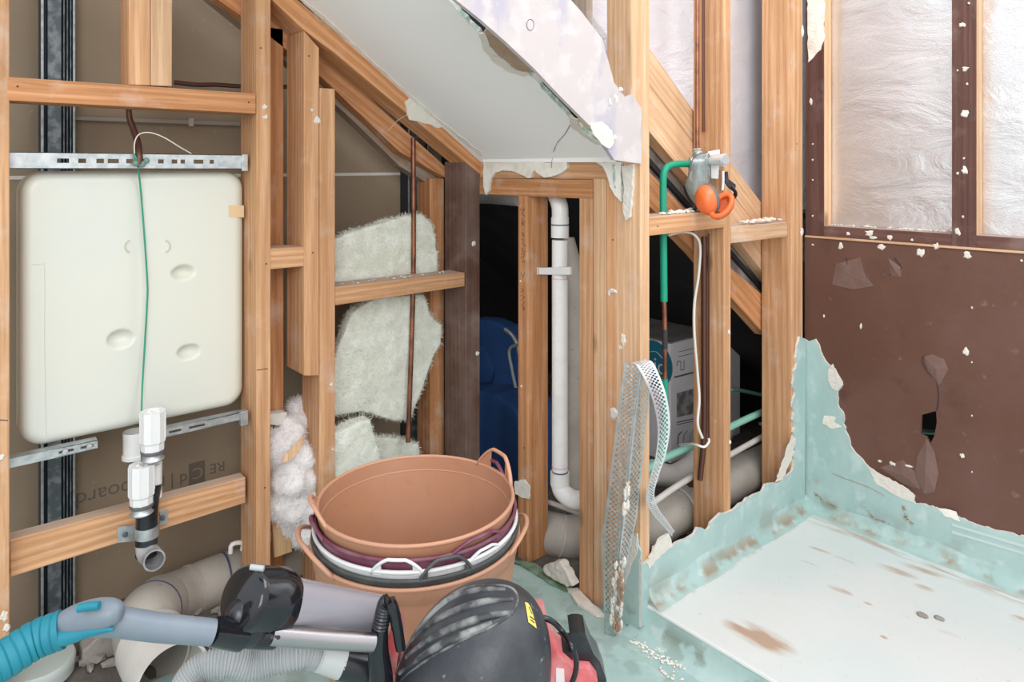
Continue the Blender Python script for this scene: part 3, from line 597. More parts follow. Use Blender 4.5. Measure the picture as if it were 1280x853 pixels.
# noggins
n1 = slab('noggin', 'y', YA - .001, [(9, 96), (320, 117), (320, 142), (9, 125.5)], .09, PINE2, grain=VX, bev=.002, label='long dusty pine noggin above the white tank', cat='noggin')
n2 = slab('noggin', 'y', YA + .055, [(12, 676), (307, 597), (307, 629), (13, 722)], .045, PINE, grain=(1, 0, 0), bev=.002, label='long pine noggin under the white tank behind the black waste pipe', cat='noggin')
slab('noggin', 'y', YA + .003, [(337, 311), (380, 309), (380, 333), (337, 337)], .09, PINE, grain=VX, bev=.002, label='short pine block noggin right of the tank stud', cat='noggin')
slab('noggin', 'y', YA - .002, [(419.5, 359), (581, 341), (581, 358), (419.5, 382)], .09, PINE, grain=VX, bev=.002, label='dusty pine noggin across the insulation batts', cat='noggin')
# rafters
ra = (PY(603, 219, YA) - PY(418, 64, YA))
slab('rafter', 'y', YA - .003, [(300, -40), (326, -40), (411, 33), (603, 195), (603, 220), (418, 66), (378, 36)], .1, PINE2, grain=ra, bev=.002, label='sloping orange pine rafter along the underside of the grey soffit', cat='rafter')
slab('rafter', 'y', YA + .135, [(250, -40), (330, -15), (400, 55), (470, 130), (556, 208), (556, 222), (500, 190), (400, 95), (330, 40), (270, -2)], .05, PINE2, grain=ra, bev=.002, label='second sloping rafter behind the orange one, lower and half hidden', cat='rafter')
slab('rafter', 'y', YA + .19, [(230, -30), (300, 10), (400, 92), (552, 220), (552, 240), (500, 208), (430, 140), (350, 70), (262, -2)], .05, DUSTW, grain=ra, bev=.002, label='grey dusty sloping plank behind both pine rafters', cat='rafter')
# knee wall
def ys(px): return PX(px, 400, XC).y
stud(XC, XC + .09, ys(660), ys(647.5), -.012, PX(650, 244, XC).z, PINE2, 'pine stud with handwriting, between the blue chair and white pipe'); s_w = bpy.data.objects[-1] if False else C.objects[-1]
stud(XC, XC + .09, ys(740.5), ys(724), -.012, PX(724, 243.5, XC).z, PINE, 'pine stud right of the white vertical pipe, under the lintel end')
stud(XC, XC + .09, ys(757.5), ys(741.5), -.012, PX(742, 223, XC).z, PINE3, 'pale pine stud second left of the corner post, behind the steel bead')
s_p = stud(XC + .0005, XC + .09, ys(774.5), ys(758.2), -.012, PX(760, 223, XC).z, PINE, 'pine stud touching the corner post, with a plaster chip in its knot')
stud(XC, XC + .038, YB + .003, 2.0, PX(603, 222.5, XC).z, 1.312, PINE, 'upper pine lintel board under the cracked soffit end', 'lintel', 'lintel', VY)
box('lintel', XC - .001, XC + .09, ys(740.5), YA + .05, PX(603, 243, XC).z, PX(603, 223, XC).z, PINE2, grain=VY, label='lower pine lintel board with dusty knots above the white pipe', cat='lintel')
# shower frame
s_k = stud(XC, xa(812, YB), YB, YB + .09, -.012, 2.6, PINE3, 'pale full height pine corner post behind the steel corner bead')
s_2 = stud(xa(905, YB), xa(913.5, YB), YB, YB + .115, -.012, 2.6, PINE, 'full height pine stud behind the orange earmuffs')
s_3 = stud(xa(989.5, YB), xa(1003.5, YB), YB, YB + .115, -.012, 2.6, PINE, 'full height pine stud in the inside corner against the brown wall')
x0 = XC - .055
slab('wall_stud', 'y', YB + .002, [(789, -80), (800.5, -80), (800.5, 150), (789, 130)], .09, PINE3, grain=VZ, label='short upper pine stud over the white wrap board, left of the corner post', cat='stud', bev=.002)
slab('wall_stud', 'y', YB + .05, [(733, -80), (741, -80), (741, 60), (733, 60)], .06, DUSTW, grain=VZ, label='dusty narrow upper stud behind the white wrap board', cat='stud', bev=.002)
n5 = slab('noggin', 'y', YB - .001, [(812.5, 272), (906, 262), (906, 284.5), (812.5, 295)], .09, PINE, grain=VX, bev=.002, label='dusty pine noggin carrying the orange earmuffs', cat='noggin')
n6 = slab('noggin', 'y', YB + .001, [(914, 284), (984.5, 278), (984.5, 296), (914, 304.5)], .09, PINE3, grain=VX, bev=.002, label='pine noggin with plaster crumbs in the corner bay', cat='noggin')
# braces / roof timbers behind the shower frame, running down to the right
br = PY(970, 362, 1.385) - PY(813, 160, 1.385)
slab('rafter', 'y', YB + .12, [(770, 62), (812, 108), (875, 190), (915, 243), (972, 316), (972, 364), (915, 290), (875, 240), (813, 166), (770, 110)], .045, PINE3, grain=br, bev=.002, label='upper sloping pine roof timber behind the earmuffs', cat='rafter')
slab('rafter', 'y', YB + .122, [(812, 60), (875, 150), (915, 205), (972, 280), (972, 315), (915, 242), (875, 189), (812, 107)], .045, PINE3, grain=br, bev=.002, label='pale sloping pine board directly above the upper roof timber', cat='rafter')
slab('rafter', 'y', YB + .122, [(812, 215), (860, 265), (915, 336), (957, 372), (957, 420), (915, 373), (870, 318), (812, 258)], .045, PINE2, grain=br, bev=.002, label='lower sloping pine roof timber crossing behind the noggin', cat='rafter')
slab('sarking_strip', 'y', YB + .175, [(812, 165), (880, 250), (915, 292), (957, 345), (957, 375), (915, 338), (860, 268), (812, 218)], .006, GRIME, bev=0, label='grimy torn sarking strip between the two sloping roof timbers', cat='sarking')

# wrap and boards above the roof line on the shower frame
wrap = tag(slab('wall_back', 'y', YB + .178, [(560, -90), (1010, -90), (1010, 330), (957, 300), (915, 245), (875, 190), (812, 110), (700, -30)], .004, FOILW, bev=0), kind='structure')
wb = jag([(558, -60), (560, -8), (600, 24), (632, 52), (668, 86), (700, 120), (722, 142), (745, 165), (768, 200), (802, 205), (802, 136), (790, 118), (782, 122), (768, 104), (753, 49), (727, 15), (705, -10), (690, -60)], .0, 900)
wbo = slab('wrapped_board', 'y', YB - .014, wb, .012, WHITEB, bev=0, label='white wrap covered board along the broken soffit edge with ink marks', cat='board')
ring = [PY(663 + 4.5 * math.cos(a), 31 + 7 * math.sin(a), YB - .0148) for a in [i * .7 for i in range(10)]]
tube('ink_mark', ring, .0006, BLUEINK, wbo, n=3, seg=5)
plop(wbo, [(PY(x, y, YB - .014), 'y', a, b) for x, y, a, b in [(762, 128, .006, .014), (770, 124, .008, .016), (776, 112, .012, .008), (752, 170, .016, .02), (768, 172, .007, .012)]])
slab('torn_paper', 'y', YB - .018, jag([(738, 155), (752, 152), (765, 163), (768, 178), (762, 186), (752, 180), (742, 168)], .8, 4, 9), .004, CREAM, wbo, bev=0)

# upper part of the right wall: brown stud faces, foil between
zu = zt
def yr(px): return PX(px, 300, XD).y
fo = box('wall_right', XD + .062, XD + .066, ymin, 1.27, zu - .02, 2.6, FOIL, bev=0, kind='structure')
def rstud(a, b, z0, z1, label, side=True):
    e = empty('wall_stud', (XD + .03, (yr(a) + yr(b)) / 2, z0), label, 'stud')
    box('timber', XD + .004, XD + .06, yr(b), yr(a), z0, z1, PINE3, e, grain=VZ, bev=.002)
    f = box('brown_face', XD, XD + .004, yr(b) - .0005, yr(a) + .0005, z0, z1, BROWNW, e, grain=VZ, bev=.0006)
    return e, f
e1, f1 = rstud(1007, 1029.5, zu + .004, 2.6, 'brown faced stud of the right wall, next to the inside corner')
e2, f2 = rstud(1190, 1220, zu + .0, 2.6, 'brown faced stud of the right wall between the two foil panels')
plop(f1, [(PX(x, y, XD - .0), 'x', a, b) for x, y, a, b in [(1014, 127, .008, .016), (1016, 180, .004, .005), (1016, 200, .004, .005), (1016, 225, .004, .005), (1016, 270, .004, .005)]])
plop(f2, [(PX(x, y, XD - .0), 'x', a, b) for x, y, a, b in [(1203, 31, .011, .011), (1207, 86, .012, .010), (1197, 88, .004, .005), (1206, 143, .014, .016), (1206, 213, .012, .016), (1197, 217, .006, .006), (1197, 290, .010, .017), (1211, 4, .005, .005), (1209, 105, .004, .005), (1204, 271, .005, .006), (1205, 198, .004, .005)]])
slab('torn_paper', 'x', XD - .003, jag([(1009, -30), (1029, -30), (1031, 10), (1029, 30), (1031, 45), (1026, 62), (1018, 70), (1010, 78)], .8, 5, 15), .003, PAPER, f1, bev=0)
sp = empty('sill_plate', (XD + .03, .5, zu), 'dark brown sill plate under the foil panels with white scrapes', 'sill')
sz = .038
box('plate', XD + .002, XD + .06, ymin, 1.266, zu + .003, zu + .003 + sz, BROWNW, sp, grain=VY, bev=.002)
plop(sp, [(PX(x, y, XD + .002), 'x', a, b) for x, y, a, b in [(1060, 292, .008, .010), (1087, 292, .020, .014), (1112, 297, .010, .012), (1092, 297, .02, .008), (1140, 300, .006, .005)]])
box('trim_7', XD - .004, XD + .01, ymin, 1.266, zu - .004, zu + .003, PINE3, bev=.0005, grain=VY, kind='structure')
# crumbs of plaster along the foil foot
def crumbs(name, p0, p1, n, s, mat, parent, seed, spread=.01):
    r = random.Random(seed); bm = bmesh.new(); p0, p1 = Vector(p0), Vector(p1)
    for i in range(n):
        c = p0.lerp(p1, r.random()) + Vector((r.uniform(-spread, spread), r.uniform(-spread, spread), 0)); k = s * r.uniform(.4, 1.3)
        g = bmesh.ops.create_icosphere(bm, subdivisions=1, radius=1); a = r.uniform(0, 3)
        for v in g['verts']:
            x, y = v.co.x * k * 1.6, v.co.y * k * .8
            v.co = c + Vector((x * math.cos(a) - y * math.sin(a), x * math.sin(a) + y * math.cos(a), v.co.z * k * .6 + k * .4))
    return tag(finish(name, bm, mat, parent), kind='stuff')
crumbs('plaster_crumbs', (XD + .05, 1.19, zu + .041), (XD + .05, .8, zu + .041), 60, .005, CREAM, sp, 5, .006)

# ================================================================== ALCOVE BACKGROUND
# steel studs against the backing board
def steel_stud(pxl, pxr, label, z0=0, z1=2.6, ya=YK - .055):
    xl, xr = PY(pxl, 400, ya).x, PY(pxr, 400, ya).x; w_ = xr - xl
    e = empty('steel_stud', ((xl + xr) / 2, ya, z0), label, 'stud')
    y1 = YK - .003
    bm = prism_bm([Vector((xl + w_ * a, ya + b, z0)) for a, b in [(0, 0), (.04, 0), (.04, .03), (.96, .03), (.96, 0), (1, 0), (1, y1 - ya), (0, y1 - ya)]], (0, 0, z1 - z0))
    finish('channel', bm, STEELB, e)
    box('web', xl + w_ * .2, xl + w_ * .6, ya + .004, ya + .03, z0, z1, STEELD, e, bev=.001)
    for a, b in ((.0, .08), (.93, 1.)):
        box('lip', xl + w_ * a, xl + w_ * b, ya - .002, ya + .002, z0, z1, STEELL, e, bev=.0005)
    for a in (.66, .76, .86):
        box('rib', xl + w_ * a, xl + w_ * (a + .04), ya + .006, ya + .03, z0, z1, STEELD, e, bev=.001)
    return e
steel_stud(51, 94, 'galvanised steel stud standing on the brown backing board behind the tank')
steel_stud(510, 536, 'dark steel stud behind the insulation batts, left of the dark timber', ya=YK - .06)
# joint line, rail
slab('joint_line', 'y', YK - .002, [(-20, 220.3), (512, 215.5), (512, 219), (-20, 225)], .002, CREAM, bk, bev=0)
ra_ = slab('steel_rail', 'y', YK - .02, [(92, 145.5), (300, 152.5), (300, 157.5), (92, 150)], .012, M('dusty_rail', (0.30, 0.25, 0.21), .8), bev=.0005, label='thin dusty rail along the backing board above the tank', cat='rail')
box('coupler', PY(236, 150, YK - .02).x, PY(242, 150, YK - .02).x, YK - .024, YK - .008, PY(239, 158, YK - .02).z, PY(239, 148, YK - .02).z, PVCG, ra_, bev=.001)
# faint print on the board, upside down as it stands in the wall
X180 = (-1, 0, 0); Z180 = (0, 0, -1)
text('print', 'board', .062, INKB, bk, PY(130, 617, YK - .0008), (-1, 0, -.0), (0, 0, -1), .0005)
text('print', 'RC|', .05, INKB, bk, PY(262, 585, YK - .0008), X180, Z180, .0005) if False else None
lg = box('print', PY(236, 588, YK).x, PY(256, 588, YK).x, YK - .0012, YK, PY(245, 605, YK).z, PY(245, 578, YK).z, INKB, bk, bev=0)
text('print', 'C', .05, BACK, lg, PY(247, 591, YK - .002), X180, Z180, .0005)
text('print', 'RE', .045, INKB, bk, PY(272, 584, YK - .001), X180, Z180, .0005)
text('print', 'd | pl', .05, INKB, bk, PY(213, 603, YK - .001), X180, Z180, .0005)
tube('conduit', [PY(218, 103, YK - .095), PY(245, 106, YK - .095), PY(270, 106, YK - .095), PY(302, 108, YK - .095), PY(345, 108, YK - .095), PY(420, 113, YK - .095), PY(460, 117, YK - .095)], .007, COPD, label='dark dusty conduit running sideways behind the upper studs', cat='pipe')

# insulation batts
def batt(poly, Y, th, label, mat=WOOLG, amp=.02, grp=None):
    o = slab('insulation_batt', 'y', Y, poly, th, mat, bev=0, label=label, cat='insulation', group=grp)
    return fluff(o, .006, amp, .07, .002)
batt([(418, 298), (450, 287), (500, 272), (528, 268), (541, 280), (547, 300), (548, 345), (500, 350), (418, 356)], 2.10, .04, 'pale green insulation batt wedged above the noggin')
batt([(425, 430), (440, 392), (470, 372), (530, 368), (540, 395), (553, 408), (551, 430), (530, 480), (514, 527), (495, 527), (450, 515), (418, 522), (410, 470)], 2.10, .04, 'large pale green insulation batt slumped below the noggin')
batt([(415, 545), (445, 530), (463, 525), (474, 560), (478, 592), (415, 600)], 2.01, .05, 'small folded insulation batt just above the trug rim, left one', amp=.015)
batt([(466, 546), (500, 548), (524, 556), (526, 575), (524, 590), (470, 594)], 2.12, .04, 'small insulation batt end just above the trug rim, right one', amp=.015)
wc = [(PY(x, y, Y - .01), r * 1.06) for x, y, Y, r in [(362, 540, 2.12, .05), (374, 528, 2.13, .035), (350, 560, 2.10, .06), (376, 575, 2.08, .05), (360, 600, 2.08, .06), (384, 600, 2.07, .045), (350, 630, 2.08, .05), (368, 635, 2.07, .055), (384, 640, 2.06, .045), (352, 655, 2.10, .05), (378, 665, 2.07, .045), (392, 622, 2.06, .035), (372, 508, 2.16, .03)]]
wl = tag(finish('insulation_wool', blob_bm(wc), WOOLW), 'fluffy grey white wool heap stuffed beside the tank stud', 'insulation'); fluff(wl, .006, .03, .05, .006, fibres=1.1)
bm = prism_bm([PY(x, y, 1.995) for x, y in [(352, 579), (357, 568), (370, 556), (381, 545), (379, 556), (370, 570), (360, 577)]], (0.0, .004, 0))
tag(finish('wood_splinter', bm, PINE3), 'pale wood splinter lying on the fluffy wool heap', 'splinter')
slab('plaster_chunk', 'y', 2.09, jag([(338, 518), (352, 516), (359, 516), (356, 529), (347, 532), (338, 531)], .6, 5, 3), .03, CREAM, label='white plaster chunk on top of the wool heap', cat='plaster')
slab('plywood_offcut', 'y', YA + .05, [(340, 644), (361, 640), (365, 690), (343, 698)], .018, PLY, grain=VZ, bev=.001, label='plywood offcut fixed behind the tank stud under the wool', cat='plywood')

# drain pipes
def pipe_open(name, pts, r, mat, parent=None, n=8, seg=32, th=.006, label=None, cat=None):
    path = spline(pts, n); bm = tube_bm(path, r, seg, cap=False); tube_bm(path, r - th, seg, cap=False, bm=bm)
    bm.verts.ensure_lookup_table(); half = len(bm.verts) // 2
    for s in (0, half - seg):
        for k in range(seg): bm.faces.new((bm.verts[s + k], bm.verts[s + (k + 1) % seg], bm.verts[half + s + (k + 1) % seg], bm.verts[half + s + k]))
    return tag(finish(name, bm, mat, parent, smooth=True, auto=60), label, cat)
yp = 2.225
dp = empty('drain_pipe', PY(230, 760, 2.15), 'large dusty grey drain pipe with open elbow mouth at lower left', 'pipe')
p_m = PD(212, 845, 1.70)
path = [PY(560, 668, yp), PY(420, 700, yp), PY(340, 712, yp), PY(285, 722, yp), PY(235, 742, yp - .005), PY(200, 757, yp - .06)]
bnd = [PY(200, 757, yp - .06), PY(183, 775, yp - .16), PD(185, 800, 1.83), PD(197, 822, 1.76)]
pipe_open('pipe', path, .073, PVCG, dp, n=6)
pipe_open('elbow', bnd, .078, PVCG, dp, n=6)
dirm = (PD(214, 848, 1.66) - PD(190, 808, 1.80)).normalized()
pipe_open('socket', [PD(190, 806, 1.81), PD(202, 828, 1.745), PD(216, 850, 1.68)], .085, PVCL, dp, n=4, th=.007)
def ring_on(parent, path, t, r, mat, wd=.0015):
    i = int(t * (len(path) - 2)); a, b = path[i], path[i + 1]; d = (b - a).normalized()
    return lathe('joint_ring', [(r - .002, -wd), (r + .0012, -wd), (r + .0012, wd), (r - .002, wd)], a, mat, parent, axis=d, close=True, auto=30)
sp_ = spline(path, 12); ring_on(dp, sp_, .63, .0735, BLUEINK, .003); ring_on(dp, sp_, .80, .0745, PVCG, .006)
sb = spline(bnd, 12); ring_on(dp, sb, .22, .0785, BLUEINK, .003); ring_on(dp, sb, .80, .080, BLUEINK, .002)
tube('bracket', [PY(288, 692, 2.12), PY(290, 681, 2.12), PY(303, 679, 2.12), PY(303, 688, 2.12)], .007, WPLAS, dp, n=3, seg=8)
# pipe behind the knee wall and shower frame
bp = empty('drain_pipe', (1.9, 1.6, 0), 'large dusty grey drain pipe running behind the shower frame studs', 'pipe')
P0 = PX(690, 668, 1.66); P1 = PY(845, 640, 1.47); P2 = PY(940, 588, 1.475)
pth = [PX(655, 660, 1.68), P0, PX(716, 672, 1.70), PY(800, 662, 1.50), P1, PY(900, 610, 1.47), P2, PY(1000, 560, 1.5)]
tube('pipe', pth, .07, PVCG, bp, n=8, seg=32)
ps = spline(pth, 12)
ring_on(bp, ps, .22, .0715, PVCL, .002); ring_on(bp, ps, .60, .0745, PVCL, .004)
up_ = tube('waste_pipe', [PY(815, 590, 1.60), PY(840, 596, 1.60), PY(862, 585, 1.60), PY(878, 568, 1.62), PY(905, 540, 1.7)], .042, PVCL, n=8, seg=24, label='smaller pale waste pipe above the big drain behind the corner post', cat='pipe')
tube('service_pipe', [PX(686, 628, 1.63), PX(722, 641, 1.63), PX(735, 646, 1.63)], .008, PVCL, label='thin grey pipe crossing above the drain, left of the knee wall studs', cat='pipe')
tube('service_pipe', [PY(812, 632, 1.40), PY(862, 598, 1.40), PY(955, 545, 1.42)], .010, PVCL, label='thin dusty grey pipe crossing in front of the big drain', cat='pipe')
tube('service_pipe', [PX(686, 690, 1.64), PX(705, 700, 1.64), PX(722, 712, 1.64)], .006, PVCL, label='thin pipe low under the drain by the plaster lump', cat='pipe')
tube('lagged_pipe', [PY(805, 590, 1.42), PY(830, 573, 1.42), PY(878, 552, 1.42), PY(925, 528, 1.42), PY(965, 510, 1.42)], .012, GREENP, label='pale green lagged pipe crossing behind the shower frame studs', cat='pipe')
tube('lagged_pipe', [PY(915, 487, 1.7), PY(930, 489, 1.7), PY(958, 495, 1.7)], .008, GREENP, label='short dark green pipe end in the black corner void', cat='pipe')
tube('lagged_pipe', [PX(950, 530, 2.9), PX(1158, 540, 2.7), PX(1210, 545, 2.7), PX(1290, 560, 2.6)], .008, GREENP, label='green pipe seen through the hole in the brown wall', cat='pipe')
tube('branch_pipe', [PY(905, 520, 1.45), PY(886, 560, 1.43), PY(870, 600, 1.42), PY(862, 605, 1.42)], .012, COPD, label='dark bent branch pipe behind the earmuff stud', cat='pipe')
# white vertical waste pipe in the knee wall
wp = empty('waste_pipe', PX(700, 600, XC + .06), 'white vertical waste pipe clipped beside the handwritten stud', 'pipe')
Xp = XC + .062
def pz(y): return PX(700, y, Xp)
tube('pipe', [pz(300), pz(610)], .0262, PVCW, wp, n=2, seg=28)
tube('coupling', [pz(297), pz(272)], .029, PVCW, wp, n=2, seg=28)
tube('elbow', [pz(284), pz(262), pz(252) + Vector((.004, .012, 0)), pz(246) + Vector((.03, .05, 0)), pz(244) + Vector((.08, .09, 0))], .027, PVCW, wp, n=6, seg=24)
tube('elbow', [pz(590), pz(606), pz(614) + Vector((.0, -.015, 0)), pz(619) + Vector((.01, -.05, 0)), pz(614) + Vector((.02, -.10, .0))], .029, PVCW, wp, n=6, seg=24)
tube('collar', [pz(590), pz(606)], .0315, PVCW, wp, n=2, seg=28)
for y, m in ((281, BLUEINK), (589, BLUEINK), (348, PINKINK), (583, PINKINK)):
    lathe('ink_ring', [(.025, -.002), (.0295 if y == 281 else .0268, -.002), (.0295 if y == 281 else .0268, .002), (.025, .002)], pz(y), m, wp, close=True)
cl = slab('pipe_clip', 'x', XC + .03, [(673, 335), (712, 334), (712, 344), (673, 343.5)], .012, WPLAS, wp, bev=.002)
cl2 = slab('pipe_clip', 'y', PX(660, 339, XC).y - .004, [(672, 334.5), (690, 334.5), (690, 343.5), (672, 343.5)], .004, WPLAS, wp, bev=.001)
tube('screw', [PY(675, 339, PX(660, 339, XC).y - .0045), PY(675, 339, PX(660, 339, XC).y - .002)], .002, INK, wp, n=1, seg=8)
tube('vent_pipe', [PX(706, 300, XC + .2), PX(715, 340, XC + .2), PX(718, 400, XC + .2), PX(718, 620, XC + .2)], .035, PVCG, label='dusty grey pipe half hidden behind the white waste pipe', cat='pipe')
tube('soffit_pipe', [PX(580, 246, 1.72), PX(612, 246, 1.72), PX(650, 249, 1.70)], .028, PVCL, label='pale pipe crossing high in the dark gap under the lintel', cat='pipe')
# handwriting
sy = ys(654)
for st_k in [[(95, 107), (112, 115), (90, 140), (113, 163)], [(88, 182), (112, 205), (92, 210), (90, 228)], [(88, 200), (110, 225)], [(90, 268), (110, 298)], [(108, 272), (92, 296)], [(88, 320), (95, 312), (105, 325), (95, 345), (118, 360)],
             [(85, 385), (98, 375), (98, 400), (118, 395)], [(88, 420), (95, 410), (112, 415), (100, 440), (85, 435)], [(105, 450), (112, 470), (90, 462)], [(85, 535), (100, 570), (112, 535)], [(90, 640), (105, 655), (88, 670)], [(85, 690), (112, 700), (90, 725)], [(112, 730), (90, 760), (112, 775), (95, 790)], [(100, 760), (112, 790)]]:
    tube('handwriting', [PX(635 + x / 5.33, 240 + y / 5.33, XC - .0002) for x, y in st_k], .0008, INK, s_w, n=1, seg=5)
plop(s_w, [(PX(651, 352, XC), 'x', .007, .005), (PX(652, 483, XC), 'x', .006, .007)])
slab('plaster_lump', 'x', XC - .004, jag([(643, 602), (655, 600), (662, 608), (661, 624), (651, 622), (644, 618)], .8, 4, 2), .004, TANTAPE if False else PAPER, s_w, bev=0)

# blue chair in the void
chz = empty('upholstered_chair', PX(620, 600, 2.05), 'dark blue upholstered chair with metal tube, stored in the dark void', 'chair')
def cushion(name, poly, X, th, mat, bev):
    o = finish(name, prism_bm([PX(x, y, X) for x, y in poly], (th, 0, 0), bev), mat, chz, smooth=True); sm = o.modifiers.new('s', 'SUBSURF'); sm.levels = sm.render_levels = 1; return o
cushion('backrest', [(560, 405), (590, 398), (612, 400), (634, 410), (645, 430), (652, 480), (655, 560), (560, 560)], 2.02, .10, BLUEF, .02)
cushion('seat', [(560, 500), (590, 490), (618, 492), (640, 508), (652, 530), (655, 640), (560, 640)], 1.82, .22, BLUEF, .02)
cushion('lumbar_pad', [(585, 440), (600, 432), (608, 445), (615, 465), (612, 480), (585, 480)], 2.0, .03, BLUEF, .008)
tube('frame_tube', [PX(x, y, 2.0) for x, y in [(632, 412), (641, 420), (647, 432), (650, 450)]], .011, GALV, chz)
tube('frame_tube', [PX(x, y, 1.95) for x, y in [(652, 430), (637, 437), (640, 462), (648, 500)]], .007, GREYH, chz)
for lx, ly in ((1.87, 2.1), (1.87, 2.35), (2.06, 2.1), (2.06, 2.35)):
    tube('leg', [Vector((lx, ly, .3)), Vector((lx, ly, -.012))], .012, GALV, chz, n=2)

# carton behind the shower frame
bx = empty('carton', PZ(838, 578, 0), 'white printed carton with instruction pictures stored behind the corner post', 'carton')
bc = PZ(838, 580, -.01); zt2 = O.z + ray(838, 430).z * (bc.x / ray(838, 430).x)
bxx, byy = bc.x, bc.y
carton = finish('box', prism_bm([Vector((bxx, byy, -.01)), Vector((bxx + .55, byy, -.01)), Vector((bxx + .55, byy + .45, -.01)), Vector((bxx, byy + .45, -.01))], (0, 0, zt2 + .01), .004), BOXC, bx)
box('lid', bxx - .003, bxx + .553, byy - .003, byy + .453, zt2, zt2 + .006, BOXT, bx, bev=.001)
def onf(poly, mat, nm='print_patch'): return slab(nm, 'y', byy - .0015, poly, .0012, mat, bx, bev=0)
onf([(846, 492), (874, 484), (874, 516), (846, 522)], BOXP, 'picture')
onf([(843, 471), (874, 463), (874, 465), (843, 473)], INKB, 'print_line')
onf([(846, 528), (874, 522), (874, 523), (846, 529)], INK, 'print_line')
onf([(846, 531), (874, 525), (874, 525.7), (846, 531.7)], INK, 'print_line')
for k in range(4): tube('print_swirl', [PY(847 + k * 7, 556 - k, byy - .001), PY(848 + k * 7, 545 - k, byy - .001), PY(852 + k * 7, 540 - k, byy - .001)], .003, BLUEINK if k == 0 else BOXP, bx, n=4, seg=5)
for (a, b) in (((847, 452), (851, 452)), ((851, 452), (851, 463)), ((851, 463), (855, 462)), ((855, 462), (855, 450)), ((847, 452), (846, 458))):
    tube('print_drawing', [PY(*a, byy - .001), PY(*b, byy - .001)], .0018, INKB, bx, n=1, seg=4)
for yy_ in (440, 446): onf([(848, yy_), (874, yy_ - 6), (874, yy_ - 5.4), (848, yy_ + .6)], INKB, 'print_line')
cc = PX(817, 455, bxx - .0015)
lathe('round_logo', [(0, 0), (.105, 0), (.105, .0012), (0, .0012)], cc, BOXB, bx, axis=(-1, 0, 0), seg=40)
text('logo_text', 'io', .10, WPLAS, bx, PX(825, 459, bxx - .004), (0, -1, 0), (0, 0, 1), .0006)
tube('print_arc', [PX(812, 440, bxx - .003), PX(820, 440, bxx - .003), PX(828, 448, bxx - .003)], .002, WPLAS, bx, n=4, seg=4)

# copper riser behind the noggins, conduit, white cable
tube('copper_pipe', [PY(516.5, 172, 2.085), PY(516.5, 350, 2.094), PY(510, 553, 2.075)], .0085, COPPER, n=6, label='thin copper riser in front of the insulation batts', cat='pipe')
tube('copper_pipe', [PY(871.5, -60, YB + .05), PY(871.5, 90, YB + .05), PY(871.5, 188, YB + .05)], .0068, COPPER, n=4, label='copper pipe dropping from above into the shower mixer', cat='pipe')
tube('electric_cable', [PY(879.5, -60, YB + .07), PY(879.5, 165, YB + .07)], .004, COPD, n=4, label='thin dark cable beside the copper pipe above the mixer', cat='cable')
xs2 = xa(905, YB) - .011
tube('service_pipe', [PX(880, 296, xs2), PX(880, 430, xs2), PX(880, 540, xs2), PX(875, 600, xs2 - .01)], .009, COPD, n=4, label='dark brown pipe running down the side of the earmuff stud', cat='pipe')
tube('service_pipe', [PX(886, 292, xs2 + .005), PX(886, 555, xs2 + .005)], .003, COPD, n=4, label='thin dark rod running down the side of the earmuff stud', cat='pipe')
gp = empty('lagged_pipe', PY(829, 270, YB + .05), 'bright green lagged pipe bending into the shower mixer', 'pipe')
yg = YB + .05
tube('lagging', [PY(876, 205, yg), PY(856, 205, yg), PY(843, 205.5, yg), PY(834, 209, yg), PY(830, 216, yg), PY(829, 226, yg), PY(829, 260, yg), PY(829.5, 320, yg), PY(830, 377, yg)], .0105, GREEN, gp, n=6, seg=18)
tube('copper_end', [PY(830, 372, yg), PY(831, 410, yg), PY(831, 475, yg)], .007, COPPER, gp, n=4)
tube('scorched_joint', [PY(831, 412, yg), PY(831, 436, yg)], .0082, INK, gp, n=2)
tube('lagging', [PY(831, 474, yg), PY(831, 520, yg), PY(826, 575, yg)], .0095, GREEN, gp, n=4)
tube('white_cable', [PY(835, 294, yg), PY(855, 290, YB + .04), PY(868, 294, YB + .03), PY(875, 308, YB + .03), PY(873, 345, YB + .04), PY(868, 380, YB + .05), PY(868, 420, YB + .05), PY(872, 470, YB + .05), PY(874, 500, YB + .04), PY(872, 530, YB + .03), PY(878, 548, YB + .02)], .0045, CABW, n=6, seg=8, label='white cable hanging beneath the noggin beside the green pipe', cat='cable')
tube('cable_tie', [PY(850, 556, YB + .12), PY(868, 556, YB + .02), PY(880, 559, YB - .012), PY(886, 553, YB - .01), PY(886, 549, YB - .002)], .0035, WPLAS, n=6, seg=8, label='white strap end curling over the lower part of the earmuff stud', cat='strap')
# plaster scraps on studs
plop(s_k, [(PX(779, 425, XC), 'x', .014, .022), (PX(776, 435, XC), 'x', .010, .008), (PX(768, 518, XC), 'x', .022, .022), (PY(806, 452, YB), 'y', .006, .012)])
plop(s_p, [(PX(767, 364, XC), 'x', .018, .010), (PX(762, 366, XC), 'x', .008, .012)])
plop(s_b, [(PY(331, 134, YA), 'y', .010, .010), (PY(332, 147, YA), 'y', .010, .010)])
plop(s_c, [(PY(390, 138, YA), 'y', .008, .008), (PY(397, 151, YA), 'y', .016, .018)])
plop(s_d, [(PY(414, 481, YA), 'y', .008, .008), (PY(416, 562, YA), 'y', .005, .004)])
plop(s_a, [(PY(5, 771, YA), 'y', .010, .016), (PY(9, 785, YA), 'y', .01, .012), (PY(2, 572, YA), 'y', .010, .010)])
plop(s_e, [(PY(592, 305, YA), 'y', .011, .012), (PY(597, 442, YA), 'y', .010, .012)])
plop(s_2, [(PY(893, 527, YB + .004), 'y', .001, .001), (PY(911, 416, YB), 'y', .008, .010), (PY(912, 553, YB), 'y', .006, .010)])
plop(s_3, [(PY(1002, 290, YB), 'y', .014, .02), (PY(1003, 40, YB), 'y', .010, .03)])
